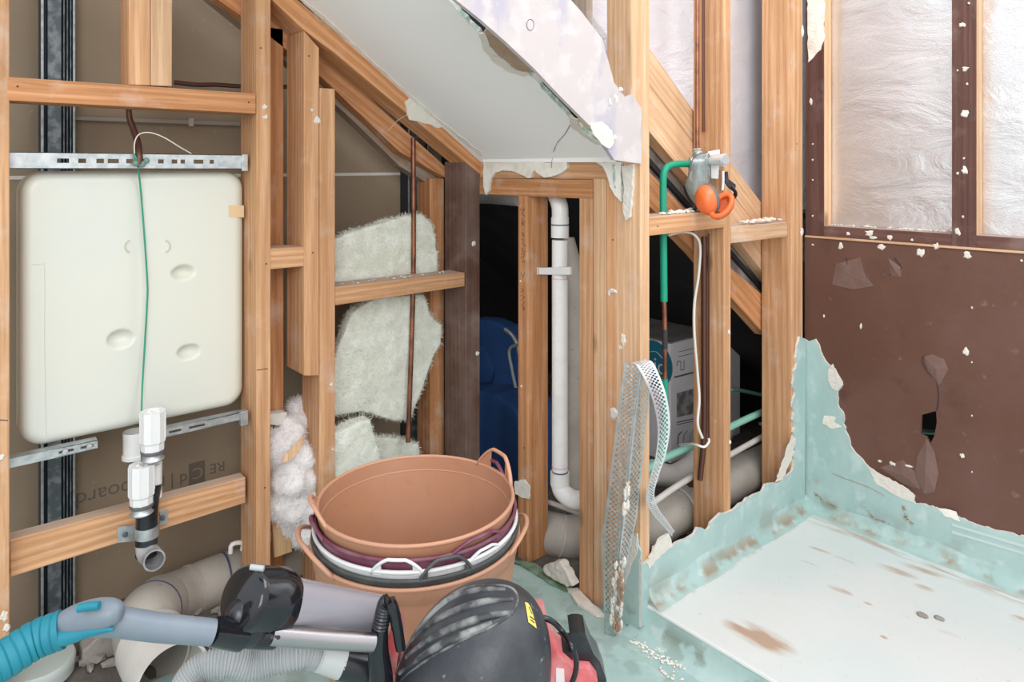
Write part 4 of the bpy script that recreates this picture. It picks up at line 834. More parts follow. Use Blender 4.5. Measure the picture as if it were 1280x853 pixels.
for o_, p_, ax in ((s_b, [(321, 463), (335, 461)], 'y'), (s_a, [(-2, 525), (10, 526)], 'y')):
    tube('saw_mark', [PY(x, y, YA - .0002) for x, y in p_], .0010, INK, o_, n=1, seg=5)
slab('plaster_scrap', 'y', YA - .006, jag([(506, 128), (513, 121), (530, 133), (545, 148), (556, 157), (548, 160), (535, 155), (512, 150), (509, 143)], .8, 4, 5), .004, CREAM, bev=0, label='crumpled white plaster scrap stuck on the orange rafter', cat='plaster')
tube('wire_hair', [PY(510, 143, YA - .01), PY(498, 150, YA + .02), PY(485, 164, YA + .05)], .0008, TANTAPE, n=4, seg=5, label='thin wire hanging off the plaster scrap on the rafter', cat='wire')
def nails(par, pts):
    for p, ax in pts: lathe('nail', [(0, .001), (.0022, .0008), (.0026, 0), (0, 0)], p, INK, par, axis=-EXT[ax], seg=8)
nails(s_b, [(PY(326, 60, YA), 'y'), (PY(333, 330, YA), 'y'), (PY(331, 610, YA), 'y')]); nails(s_c, [(PY(386, 70, YA), 'y'), (PY(391, 316, YA), 'y')])
nails(n1, [(PY(311, 128, YA - .001), 'y'), (PY(22, 108, YA - .001), 'y')]); nails(s_w, [(PX(651, 262, XC), 'x'), (PX(655, 560, XC), 'x')])
nails(s_p, [(PX(766, 300, XC), 'x'), (PX(765, 600, XC), 'x')]); nails(n5, [(PY(822, 283, YB - .001), 'y'), (PY(898, 274, YB - .001), 'y')])
nails(s_3, [(PY(996, 180, YB), 'y'), (PY(996, 430, YB), 'y')])
# crumbs on the noggins
crumbs('plaster_crumbs', PY(830, 268, YB + .03), PY(880, 263, YB + .03), 40, .009, CREAM, n5, 8, .02)
crumbs('plaster_crumbs', PY(930, 279, YB + .03), PY(970, 275, YB + .03), 40, .009, CREAM, n6, 9, .02)
n7 = [o for o in C.objects if o.name.startswith('noggin')][3]
crumbs('plaster_crumbs', PY(425, 356, YA + .03), PY(560, 340, YA + .03), 20, .004, CREAM, n7, 9, .02)
# plaster lump and mouldy membrane edge at foot of knee wall
pl = slab('plaster_lump', 'x', XC - .03, jag([(678, 708), (690, 704), (699, 702), (708, 716), (717, 733), (708, 734), (694, 727), (681, 718)], 1, 5, 6), .03, CREAM, label='white plaster lump at the foot of the wall beneath the pipe', cat='plaster')
fluff(pl, .003, .01, .02, fibres=0)
tag(finish('trim_8', prism_bm([PZ(x, y, .001) for x, y in jag([(640, 702), (668, 706), (690, 720), (715, 736), (712, 742), (690, 733), (665, 716)], 1.2, 6, 6)], (0, 0, .006)), OLIVE), kind='structure')
tag(finish('trim_9', prism_bm([PZ(x, y, .001) for x, y in jag([(708, 738), (722, 738), (735, 752), (750, 766), (757, 774), (745, 772), (722, 758)], 1.2, 6, 6)], (0, 0, .008)), PAPER), kind='structure')

# ================================================================== TANK
yt = 2.075; dt = .085
tk = empty('water_tank', (PY(165, 560, yt).x, yt + .04, PY(165, 540, yt).z), 'large white plastic in wall water tank hanging between the studs', 'tank')
xl, xr = PY(25, 400, yt).x, PY(307, 400, yt).x; zb, ztk = PY(25, 566, yt).z, PY(25, 214, yt).z
def rrect(x0, x1, z0, z1, r, y, n=8):
    out = []
    for cx, cz, a0 in ((x1 - r, z1 - r, 0), (x0 + r, z1 - r, 90), (x0 + r, z0 + r, 180), (x1 - r, z0 + r, 270)):
        for i in range(n + 1): a = math.radians(a0 + 90 * i / n); out.append(Vector((cx + r * math.cos(a), y, cz + r * math.sin(a))))
    return out
# front face as a fine grid so the dimples are real hollows
dim = [(PY(229, 341, yt), .030, .020), (PY(151, 424, yt), .032, .024), (PY(236, 440, yt), .030, .020)]
NX, NZ = 120, 150; rC = .055; bm = bmesh.new(); grid = {}
def sdist(x, z):
    cx, cz = (xl + xr) / 2, (zb + ztk) / 2; qx = abs(x - cx) - (xr - xl) / 2 + rC; qz = abs(z - cz) - (ztk - zb) / 2 + rC
    return math.hypot(max(qx, 0), max(qz, 0)) + min(max(qx, qz), 0) - rC
for i in range(NX + 1):
    for j in range(NZ + 1):
        u, v = i / NX * 2 - 1, j / NZ * 2 - 1
        cx, cz = (xl + xr) / 2, (zb + ztk) / 2
        # square to rounded square map
        hx, hz = (xr - xl) / 2, (ztk - zb) / 2
        x, z = cx + u * hx, cz + v * hz
        qx, qz = abs(u * hx) - hx + rC, abs(v * hz) - hz + rC
        if qx > 0 and qz > 0:
            a, b = qx / rC, qz / rC
            na, nb = a * math.sqrt(1 - b * b / 2), b * math.sqrt(1 - a * a / 2)
            x = cx + math.copysign(hx - rC + na * rC, u); z = cz + math.copysign(hz - rC + nb * rC, v)
        d = -sdist(x, z); e = max(0.0, 1 - d / .03); y = yt + .03 * (1 - math.sqrt(max(0, 1 - e * e)))
        for p, a_, b_ in dim:
            q = ((x - p.x) / a_) ** 2 + ((z - p.z) / b_) ** 2
            if q < 1: y += .026 * (1 - q) ** .8
        y += .004 * math.exp(-((x - PY(176, 400, yt).x) / .02) ** 2)
        grid[i, j] = bm.verts.new((x, y, z))
for i in range(NX):
    for j in range(NZ): bm.faces.new((grid[i, j], grid[i + 1, j], grid[i + 1, j + 1], grid[i, j + 1]))
bd = [grid[i, 0] for i in range(NX)] + [grid[NX, j] for j in range(NZ)] + [grid[i, NZ] for i in range(NX, 0, -1)] + [grid[0, j] for j in range(NZ, 0, -1)]
bb = [bm.verts.new((v.co.x, yt + dt, v.co.z)) for v in bd]
for k in range(len(bd)): bm.faces.new((bd[k], bd[(k + 1) % len(bd)], bb[(k + 1) % len(bd)], bb[k]))
bm.faces.new(bb)
bmesh.ops.remove_doubles(bm, verts=bm.verts[:], dist=1e-5)
finish('tank_body', bm, TANK, tk, smooth=True)
for cx_, s_ in ((162, -1), (207, 1)):
    pts = [PY(cx_ + s_ * 5.5 * math.cos(a), 308 + 7 * math.sin(a), yt - .001) for a in [math.radians(x) for x in range(-90, 91, 20)]]
    tube('moulded_mark', [PY(cx_, 301, yt - .001)] + pts + [PY(cx_, 315, yt - .001)], .0022, TANKD, tk, n=2, seg=6)
slab('tape', 'y', yt - .0015, [(286, 256.5), (305, 257), (305, 272), (286, 271)], .0012, TANTAPE, tk, bev=0)
lathe('outlet', [(.028, .03), (.028, -.03), (.031, -.033), (.031, -.042), (.024, -.042), (.024, .02)], PY(168, 553, yt + .045), PVCW, tk)
crk = [PY(x, y, yt - .0012) for x, y in [(40, 335), (52, 334), (55, 345), (55, 480), (57, 560)]]
tube('mould_line', [PY(x, y, yt - .0005) for x, y in [(40, 331), (51, 331), (56, 337), (56, 420), (57, 480), (58, 545)]], .0008, M('tank_seam', (0.62, 0.63, 0.58), .5), tk, n=3, seg=5)
# channel above and bracket below
def channel(p0, p1, h, label, slots, y=2.045, flip=False):
    e = empty('mounting_channel', p0, label, 'channel'); d = (p1 - p0); L = d.length; d.normalize(); up = Vector((0, 0, 1))
    top = .006; bm = bmesh.new()
    # face with real slots: strips above and below plus bridges
    a = h * .36; b = h * .64
    def q(x0, x1, z0, z1, y0=0, y1=.0015):
        prism_bm([p0 + d * x0 + up * z0 + Vector((0, y0, 0)), p0 + d * x1 + up * z0 + Vector((0, y0, 0)), p0 + d * x1 + up * z1 + Vector((0, y0, 0)), p0 + d * x0 + up * z1 + Vector((0, y0, 0))], (0, y1 - y0, 0), bm=bm)
    q(0, L, b, h); q(0, L, 0, a); xs = 0
    for s0, s1 in slots: q(xs, s0 * L, a, b); xs = s1 * L
    q(xs, L, a, b); q(0, L, h - .0015, h, 0, .03); q(0, L, 0, .0015, 0, .03)
    finish('channel', bm, GALV, e)
    return e, d, L
sl = [(.18, .225), (.26, .29), (.33, .36), (.375, .42), (.45, .48), (.50, .53), (.585, .61), (.645, .67), (.685, .705), (.745, .79), (.82, .84)]
c0 = PY(8, 211, 2.045); c1 = PY(308, 214, 2.045)
ch, d_, L_ = channel(c0, Vector((c1.x, 2.045, c0.z)), .040, 'slotted galvanised channel above the white tank', sl)
box('end_clip', c1.x - .014, c1.x + .002, 2.038, 2.048, c0.z - .006, c0.z + .042, GALV, ch, bev=.001)
b0 = PY(10, 586, 2.045)
bra, _, _ = channel(b0, Vector((PY(122, 560, 2.045).x, 2.045, b0.z)), .022, 'galvanised bracket under the left half of the tank', [(.55, .72), (.80, .95)])
for k in (.62, .90):
    pp = b0.lerp(Vector((PY(122, 560, 2.045).x, 2.045, b0.z)), k) + Vector((0, -.004, .011)); lathe('bolt', [(0, .004), (.006, .003), (.007, 0), (0, 0)], pp, GALV, bra, axis=(0, -1, 0), seg=12)
b1 = PY(206, 547, 2.045)
bra2, _, _ = channel(b1, Vector((PY(303, 520, 2.045).x, 2.045, b1.z)), .022, 'galvanised bracket under the right half of the tank', [(.05, .2), (.3, .5)])
box('end_clip', PY(299, 520, 2.045).x, PY(308, 520, 2.045).x, 2.03, 2.05, b1.z - .012, b1.z + .028, GALV, bra2, bev=.001)
# feed pipe, wires and string
tube('copper_pipe', [PY(161, 136, 2.09), PY(162, 148, 2.09), PY(167, 162, 2.08), PY(172, 178, 2.06), PY(173.5, 194, 2.035), PY(174, 206, 2.032)], lambda t: .007 + .003 * t, COPD, n=6, label='dark feed pipe dropping behind the noggin onto the tank channel', cat='pipe')
tube('thin_wire', [PY(169, 200, 2.035), PY(168, 180, 2.035), PY(174, 168, 2.035), (PY(188, 166, 2.035)), PY(205, 172, 2.035), PY(225, 184, 2.035), PY(239, 192, 2.045)], .0016, CABW, n=6, seg=6, label='thin pale wire arching over the tank channel', cat='wire')
tube('green_string', [PY(167, 192, 2.03), PY(171, 200, 2.025), PY(173, 212, 2.05), PY(176, 240, 2.068), PY(180, 290, 2.068), PY(184, 350, 2.067), PY(184, 376, 2.067), PY(181, 430, 2.067), PY(178, 480, 2.06), PY(177, 512, 2.03), PY(177, 545, 2.02), PY(177, 583, 2.02)], .0024, STRG, n=6, seg=8, label='green string hanging down the front of the white tank', cat='string')
kb = blob_bm([(PY(x, y, 2.032), r) for x, y, r in [(170, 204, .009), (177, 205, .010), (183, 201, .008), (171, 198, .007)]]); tag(finish('tape_knot', kb, M('green_grey_putty', (.16, .26, .22), .8)), 'green grey putty knot on the tank channel', 'putty')
# flush fittings and trap
yf = 2.0
def fitting(top, bot, label, r=.0305, sleeve=True):
    a, b = PY(*top, yf - .02), PY(*bot, yf - .02); e = empty('pipe_fitting', b, label, 'fitting'); Hh = a.z - b.z
    bm = lathe_bm([(0, Hh - .004), (r * .72, Hh - .004), (r * .74, Hh), (r, Hh), (r, Hh * .22), (r * .92, Hh * .18), (r * .9, 0), (0, 0)], b, seg=10); finish('cap', bm, WPLAS, e)
    for k in range(10):
        an = 2 * math.pi * k / 10; c = b + Vector((math.cos(an) * r * .995, math.sin(an) * r * .995, 0))
        prism_bm([c + Vector((-.001, -.001, Hh * .24)), c + Vector((.001, -.001, Hh * .24)), c + Vector((.001, .001, Hh * .24)), c + Vector((-.001, .001, Hh * .24))], (0, 0, Hh * .74), bm=(bm2 := bmesh.new()) if k == 0 else bm2)
    finish('ridges', bm2, WPLAS, e)
    lathe('rubber_ring', [(r * .6, 0), (r * .93, 0), (r * .95, -.004), (r * .86, -.010), (r * .6, -.010)], b, GREYF, e, close=True)
    lathe('flange', [(r * .5, -.010), (r * .72, -.010), (r * .74, -.018), (r * .92, -.024), (r * .8, -.028), (r * .5, -.028)], b, GALV, e, close=True)
    for q_ in range(3): lathe('top_boss', [(0, .003), (.005, .003), (.006, 0)], b + Vector((.012 * math.cos(q_ * 2.1), .012 * math.sin(q_ * 2.1), Hh - .004)), WPLAS, e, seg=10)
    return e
fitting((192, 514), (191, 562), 'white ribbed pipe cap, the upper one under the tank')
fitting((177, 581), (177, 629), 'white ribbed pipe cap, the lower one on the black trap')
tr = empty('waste_trap', PY(184, 660, yf), 'black waste pipe with open grey elbow strapped to the noggin', 'pipe')
tube('white_sleeve', [PY(190, 580, yf + .01), PY(190, 622, yf + .01)], .024, PVCW, tr, n=2, seg=24)
tube('pipe', [PY(189, 605, yf + .005), PY(184, 640, yf + .0), PY(183, 694, yf + .0)], .026, BLK, tr, n=4, seg=24)
lathe('strap', [(.0255, -.014), (.0285, -.014), (.0285, .014), (.0255, .014)], PY(184, 664, yf), GALV, tr, close=True)
for a_, b_, z_ in (((147, 665), (170, 679), 0), ((200, 645), (210, 657), 0)):
    slab('strap_ear', 'y', yf + .045, [(a_[0], a_[1] - 6), (b_[0], a_[1] - 8), (b_[0], b_[1] - 2), (a_[0], b_[1])], .003, GALV, tr, bev=.0005)
    pp = PY((a_[0] + b_[0]) / 2 - 2, (a_[1] + b_[1]) / 2 - 3, yf + .043); lathe('bolt', [(0, .004), (.006, .003), (.007, 0), (0, 0)], pp, STEELD, tr, axis=(0, -1, 0), seg=12)
el = [PY(183, 680, yf), PY(184, 690, yf - .005), PY(190, 697, yf - .035), PY(193, 701, yf - .06)]
pipe_open('open_elbow', el, .026, M('smeared_grey_rubber', (.42, .42, .42), .4, layers=[((.2, .2, .2), 20, .4, .6, .8)]), tr, n=5, seg=24, th=.004)
# handful of rubble and white bucket at bottom left
slab('plastic_bucket', 'y', 1.7, [(0, 0)] * 3, .1, WPLAS) if False else None
wbk = empty('plastic_bucket', PD(48, 880, 1.75), 'translucent white plastic container at the bottom left corner', 'container')
cb = PD(48, 826, 1.78)
lathe('container', [(0, cb.z * 0 - cb.z), (.078, -cb.z + .0), (.080, -.02), (.082, -.006), (.078, .002), (.060, .004), (0, .005)], cb, M('milky_plastic', (.50, .56, .53), .3), wbk, seg=36)
for i, (x, y, d, r) in enumerate([(110, 842, 1.95, .045), (135, 838, 1.97, .04), (150, 850, 1.9, .045), (95, 860, 1.85, .04), (125, 870, 1.8, .045), (150, 800, 2.25, .0)]):
    if not r: continue
    bm = blob_bm([(PD(x, y, d), (r, r * .8, r * .6))], sub=1)
    for v in bm.verts: v.co += Vector((R.uniform(-1, 1), R.uniform(-1, 1), R.uniform(-1, 1))) * .012
    tag(finish('rubble_chunk', bm, STONE), 'broken grey plaster chunk in the pile behind the vacuum handle', 'rubble', 'rubble chunks at lower left')
st_ = slab('stone_slab', 'y', 2.12, [(103, 815), (140, 782), (160, 780), (166, 800), (160, 870), (100, 870)], .05, STONE, bev=.004, label='flat grey broken stone slab leaning behind the drain elbow', cat='stone')
crumbs('dirt_rubble', (.1, 2.2, -.01), (1.4, 2.2, -.01), 160, .016, STONE, None, 77, .14)
C.objects[-1]['label'] = 'loose dust and rubble on the ground behind the alcove frame'; C.objects[-1]['category'] = 'rubble'

# ================================================================== TRUGS
tc = PZ(521, 621, .505); TX, TY = tc.x, tc.y
def trug(rt, zr, zb_, mat, rimm, handles, label, rb=.165, wall=.004, band=True, cx=TX, cy=TY):
    e = empty('flexible_trug', (cx, cy, zb_), label, 'trug'); c = Vector((cx, cy, zb_)); hh = zr - zb_
    def rad(z): return rb + (rt - rb) * (z / hh)
    prof = [(0, 0)] + [(rad(z), z) for z in [0, .02] + [hh * k / 12 for k in range(1, 12)] + [hh - .035, hh - .032, hh]]
    if band: prof = [(r + (.0025 if z >= hh - .033 else 0), z) for r, z in prof]
    inner = [(r - wall, max(z, wall)) for r, z in prof[::-1] if r > 0]
    lathe('tub', prof + [(rt, hh), (rt - wall, hh)] + inner[1:] + [(0, wall)], c, mat, e, seg=72)
    path = [c + Vector((rt * math.cos(a), rt * math.sin(a), hh)) for a in [2 * math.pi * k / 96 for k in range(97)]]
    finish('rim', tube_bm(path, .0045, 10, cap=False), rimm, e, smooth=True)
    for (px, py, span, lift, outw, thick, web) in handles:
        q = PZ(px, py, zr); a0 = math.atan2(q.y - cy, q.x - cx); pts = []; N = 24
        for k in range(N + 1):
            t = k / N; a = a0 + span * (t - .5); s = math.sin(math.pi * t); rr = rt + outw * s ** .7
            pts.append(c + Vector((rr * math.cos(a), rr * math.sin(a), hh - .005 + lift * min(1, s * 1.15) ** .75)))
        finish('handle', tube_bm(pts, thick, 10, flat=.8), rimm, e, smooth=True)
        if web:   # solid ears where the handle joins the rim
            for s0, s1 in ((0, web), (1 - web, 1)):
                bm = bmesh.new(); rows = []
                for k in range(9):
                    t = s0 + (s1 - s0) * k / 8; a = a0 + span * (t - .5); s = math.sin(math.pi * t); rr = rt + outw * s ** .7
                    top = c + Vector((rr * math.cos(a), rr * math.sin(a), hh - .005 + lift * min(1, s * 1.15) ** .75)); bot = c + Vector((rt * math.cos(a), rt * math.sin(a), hh - .006))
                    n_ = Vector((math.cos(a), math.sin(a), 0)) * .0022
                    rows.append([bm.verts.new(p) for p in (bot - n_, bot + n_, top + n_, top - n_)])
                for k in range(8):
                    for j in range(4): bm.faces.new((rows[k][j], rows[k][(j + 1) % 4], rows[k + 1][(j + 1) % 4], rows[k + 1][j]))
                bm.faces.new(rows[0]); bm.faces.new(rows[-1][::-1]); finish('handle_ear', bm, mat, e)
    return e
trug(.241, .425, 0.0, TERRA, TERRAR, [(402, 690, .95, .045, .03, .006, .0), (650, 668, .75, .03, .02, .0055, 0)], 'terracotta trug at the bottom of the stack on the aqua floor', rb=.185)
trug(.2385, .442, .03, GRUB, GRUB, [(556, 716, .5, .045, .004, .0038, .16)], 'charcoal grey trug nested directly on the bottom terracotta trug', rb=.178, band=False)
trug(.236, .459, .05, WRUB, WRUB, [(496, 716, .46, .032, .003, .0045, .2), (612, 695, .4, .018, .002, .004, .2)], 'white trug nested between the charcoal and maroon trugs', rb=.173, band=False)
trug(.2335, .482, .075, MAROON, MAROON, [(600, 682, .62, .025, .004, .0045, .0), (418, 655, .5, .02, .010, .005, 0), (630, 590, .62, .050, .0, .005, .2)], 'maroon trug nested just under the top terracotta trug', rb=.168, band=False)
trug(.2285, .508, .10, TERRA, TERRAR, [(627, 590, .72, .055, .004, .0052, .28), (411, 640, .62, .036, .016, .0052, .2)], 'terracotta trug on top of the stack, open and dusty inside', rb=.165)

# ================================================================== STEEL CORNER BEAD
def mesh_ribbon(name, cpts, wdir, width, parent, n=90, m=7, off=0.0):
    path = spline(cpts, max(2, n // (len(cpts) - 1))); L = len(path); bm = bmesh.new(); V = []
    for i, p in enumerate(path):
        wv = wdir[0].lerp(wdir[1], i / (L - 1)) if isinstance(wdir, tuple) else wdir
        V.append([bm.verts.new(p + wv * (width * (j / m + off))) for j in range(m + 1)])
    for i in range(L - 1):
        for j in range(m):
            if 0 < j < m - 1:
                # lozenge opening
                a, b, c_, d = V[i][j], V[i][j + 1], V[i + 1][j + 1], V[i + 1][j]
                if (i + j) % 2 == 0: continue
            bm.faces.new((V[i][j], V[i][j + 1], V[i + 1][j + 1], V[i + 1][j]))
    o = finish(name, bm, MESHM, parent); s = o.modifiers.new('s', 'SOLIDIFY'); s.thickness = .0012; s.offset = 0; return o
cbd = empty('corner_bead', PZ(768, 796, 0), 'perforated galvanised corner bead bent over, leaning on the corner post', 'bead')
B0, B1, B2 = PZ(767, 796, .001), PD(783, 620, 1.86), PD(802, 456, 1.86)
wL = (B1 - PD(759, 620, 1.86)) * -1
n_l = Vector((-0.55, .85, 0)).normalized(); n_r = Vector((.9, -.42, 0)).normalized()
# two wings meeting on the arris
bead = [B0, PD(774, 700, 1.87), B1, PD(793, 530, 1.86), B2]
right_v = Vector((st, -ct, 0)); fwd = Vector((ct, st, 0))
wingL = (-right_v + fwd * .5).normalized(); wingR = (right_v + fwd * .55).normalized()
def wing(name, wid, m, wv):
    path = spline(bead, 26); L = len(path); bm = bmesh.new(); V = []
    for i, p in enumerate(path):
        t = i / (L - 1); w_ = wid(t); V.append([bm.verts.new(p + wv * w_ * j / m) for j in range(m + 1)])
    for i in range(L - 1):
        for j in range(m):
            if 0 < j < m - 1 and (i + j) % 2 == 0: continue
            bm.faces.new((V[i][j], V[i][j + 1], V[i + 1][j + 1], V[i + 1][j]))
    o = finish(name, bm, MESHM, cbd); s = o.modifiers.new('s', 'SOLIDIFY'); s.thickness = .0012; s.offset = 0
wing('mesh_wing', lambda t: .026 + .030 * min(1, t * 3) - .010 * t, 7, wingL)
wing('mesh_wing', lambda t: .008 + .042 * min(1, t * 2.5) - .012 * t, 7, wingR)
tube('nose', bead, .0025, GALV, cbd, n=10, seg=8)
cur = [PD(x, y, d) for x, y, d in [(793, 456, 1.87), (803, 453, 1.85), (814, 470, 1.83), (825, 500, 1.82), (830, 535, 1.82), (826, 570, 1.82), (817, 600, 1.82), (813, 622, 1.83), (820, 640, 1.86), (832, 655, 1.89), (842, 668, 1.91)]]
path = spline(cur, 12); L = len(path); bm = bmesh.new(); V = []; m = 7
for i, p in enumerate(path):
    t = i / (L - 1); wd = .058 * (1 - .4 * t) if t < .75 else .058 * .65 * (1 - (t - .75) * 1.2)
    wv = (right_v * (.9 - .4 * t) + fwd * (.4 + .5 * t)).normalized(); V.append([bm.verts.new(p + wv * wd * (j / m - .5) + fwd * .006 * math.sin(math.pi * j / m)) for j in range(m + 1)])
for i in range(L - 1):
    for j in range(m):
        if 0 < j < m - 1 and (i + j) % 2 == 0: continue
        bm.faces.new((V[i][j], V[i][j + 1], V[i + 1][j + 1], V[i + 1][j]))
o = finish('bent_tail', bm, M('bright_expanded_steel', (.68, .70, .71), .35, .6), cbd); s = o.modifiers.new('s', 'SOLIDIFY'); s.thickness = .0012; s.offset = 0
def flakes(p0, p1, n, mat, nm, seed, spread):
    r = random.Random(seed); bm = bmesh.new()
    for i in range(n):
        c = p0.lerp(p1, r.random()) + right_v * r.uniform(-spread, spread) - fwd * r.uniform(.002, .006); k = r.uniform(.003, .010)
        g = bmesh.ops.create_icosphere(bm, subdivisions=1, radius=1)
        for v in g['verts']: v.co = c + Vector((v.co.x * k * .6, v.co.y * k * .6, v.co.z * k * 1.5))
    return tag(finish(nm, bm, mat, cbd), kind='stuff')
flakes(PD(774, 700, 1.865), PZ(769, 790, .01), 70, CREAM, 'plaster_crust', 3, .015)
flakes(PD(778, 715, 1.855), PZ(769, 790, .012), 34, RUST, 'rust_flakes', 4, .008)
flakes(PD(781, 640, 1.85), PD(785, 600, 1.85), 14, CREAM, 'plaster_crust', 5, .006)

# ================================================================== MIXER, VISOR, EARMUFFS
dm = PY(885, 205, YB).dot(fwd)
def Q(px, py, dd=0.0): return PD(px, py, dm + dd)
mx = empty('shower_mixer', Q(885, 205), 'brass and white shower mixer valve behind the earmuffs', 'valve')
tube('body', [Q(862, 205, .03), Q(900, 205, .03)], .022, GALV, mx, n=2, seg=20)
tube('body', [Q(872, 190, .03), Q(875, 226, .03)], .016, GALV, mx, n=3, seg=16)
for y in (188, 191, 194): lathe('nut', [(0, 0), (.013, 0), (.014, .003), (.013, .006), (0, .006)], Q(871.5, y, .04), GALV, mx, seg=8)
tube('cartridge', [Q(886, 201, .0), Q(906, 200, -.05)], .019, M('bright_chrome', (.85, .85, .86), .25, .6), mx, n=2, seg=28)
lathe('cartridge_cap', [(0, .003), (.0145, .003), (.017, 0), (.017, -.004), (0, -.004)], Q(906.5, 200, -.052), GREYH, mx, axis=-fwd + right_v * .5, seg=28)
bm = prism_bm([Q(x, y, .0) for x, y in [(883, 190), (900, 187), (900, 196), (898, 224), (887, 223), (884, 212)]], fwd * .012, .002); finish('guard_plate', bm, WPLAS, mx)
tube('lever', [Q(904, 214, -.05), Q(904, 228, -.05), Q(903, 238, -.05)], .0035, WPLAS, mx, n=3, seg=10)
bm = prism_bm([Q(x, y, -.01) for x, y in [(906, 215), (910, 214), (911, 224), (920, 231), (919, 241), (912, 236), (906, 228)]], fwd * .010, .0015)
tag(finish('lever_bracket', bm, BLK, mx), None)
# visor
vz = empty('safety_visor', Q(873, 250, -.03), 'clear grey face visor hanging in front of the green pipe bend', 'visor')
bm = bmesh.new(); rows = []
outl = [(872, 193, 884, 191), (866, 200, 886, 198), (862, 212, 886, 212), (859, 224, 887, 226), (856, 232, 887, 238), (860, 242, 885, 246), (866, 252, 883, 252), (872, 262, 880, 262)]
for (xa_, ya_, xb_, yb_) in outl: rows.append([bm.verts.new(Q(xa_ + (xb_ - xa_) * k / 8, ya_ + (yb_ - ya_) * k / 8, -.02 - .022 * math.sin(math.pi * k / 8))) for k in range(9)])
for i in range(len(rows) - 1):
    for k in range(8): bm.faces.new((rows[i][k], rows[i][k + 1], rows[i + 1][k + 1], rows[i + 1][k]))
o = finish('lens', bm, CLEAR, vz, smooth=True); s = o.modifiers.new('s', 'SOLIDIFY'); s.thickness = .0015
tube('frame', [Q(886, 192, -.02), Q(888, 210, -.02), Q(888, 240, -.02)], .002, GREYF, vz, n=6, seg=8)
tube('rim', [Q(860, 224, -.02), Q(864, 203, -.02), Q(873, 193, -.02), Q(885, 190, -.02)], .002, GREYF, vz, n=6, seg=8)
tube('strap', [Q(856, 232, -.0), Q(860, 245, .0), Q(870, 260, .0), Q(876, 266, .01)], .008, BLK, vz, n=6, seg=8, flat=.35)
# earmuffs
em = empty('earmuffs', Q(890, 268, -.05), 'orange earmuffs with black headband resting on the dusty noggin', 'earmuffs')
def cup(c, axis, longd, a, b, th, name, open_=False):
    ax = Vector(axis).normalized(); lg = (Vector(longd) - ax * Vector(longd).dot(ax)).normalized(); sd = ax.cross(lg); bm = bmesh.new(); rows = []
    prof = [(0.0, th), (.45, th * .97), (.72, th * .82), (.90, th * .5), (1.0, th * .12), (1.0, 0)] if not open_ else [(0, th), (.45, th * .97), (.75, th * .8), (.93, th * .45), (1.0, 0), (.97, -.006), (.72, -.004), (.68, .006), (.4, .012), (0, .014)]
    for r, h_ in prof: rows.append([bm.verts.new(c + lg * (a * r * math.cos(q)) + sd * (b * r * math.sin(q)) + ax * h_) for q in [2 * math.pi * k / 32 for k in range(32)]] if r else [bm.verts.new(c + ax * h_)])
    for i in range(len(rows) - 1):
        A, B_ = rows[i], rows[i + 1]
        for k in range(32):
            if len(A) == 1: bm.faces.new((A[0], B_[k], B_[(k + 1) % 32]))
            elif len(B_) == 1: bm.faces.new((A[k], A[(k + 1) % 32], B_[0]))
            else: bm.faces.new((A[k], A[(k + 1) % 32], B_[(k + 1) % 32], B_[k]))
    if not open_: bm.faces.new(rows[-1])
    return finish(name, bm, ORANGE, em, smooth=True, auto=60), lg, sd
up = Vector((0, 0, 1))
c1_ = Q(885, 250, -.06); lgd = -right_v * .42 + up
ax1 = -right_v * .9 - fwd * .45 + up * -.1
cup(c1_, ax1, lgd, .046, .036, .034, 'ear_cup')
def oring(c, ax, longd, a, b, r, mat, nm):
    ax = Vector(ax).normalized(); lg = (Vector(longd) - ax * Vector(longd).dot(ax)).normalized(); sd = ax.cross(lg)
    pth = [c + lg * (a * math.cos(q)) + sd * (b * math.sin(q)) for q in [2 * math.pi * k / 40 for k in range(41)]]
    return finish(nm, tube_bm(pth, r, 10, cap=False), mat, em, smooth=True)
oring(c1_ - ax1.normalized() * .006, ax1, lgd, .040, .030, .009, GREYF, 'cushion')
c2_ = Q(902, 257, -.085); lg2 = right_v * .75 + up; ax2 = right_v * .55 + fwd * .75 - up * .45
cup(c2_, ax2, lg2, .046, .032, .028, 'ear_cup', True)
oring(c2_, ax2, lg2, .038, .0245, .0085, ORANGE, 'cup_lip')
o = lathe('cup_lining', [(0, 0), (.020, 0)], c2_ + ax2.normalized() * .002, ORANGED, em, axis=-ax2)
tube('headband', [Q(873, 252, -.04), Q(866, 268, -.0), Q(880, 262, .02), Q(900, 262, .0), Q(919, 244, -.05), Q(914, 233, -.05)], .005, BLK, em, n=8, seg=8, flat=1.6)

# ================================================================== VACUUM CLEANER
dv = 1.13
vc = empty('vacuum_cleaner', PD(590, 1100, dv) * 1, 'dusty black domed vacuum cleaner with red body in the foreground', 'vacuum')
cv = PD(588, 850, dv); vx, vy = cv.x, cv.y
# red tank on the floor
ctr = Vector((vx, vy, 0))
lathe('red_body', [(0, .02), (.12, .02), (.128, .05), (.132, .30), (.137, .40), (.137, .455), (.128, .47), (0, .47)], ctr, RED, vc, seg=56)
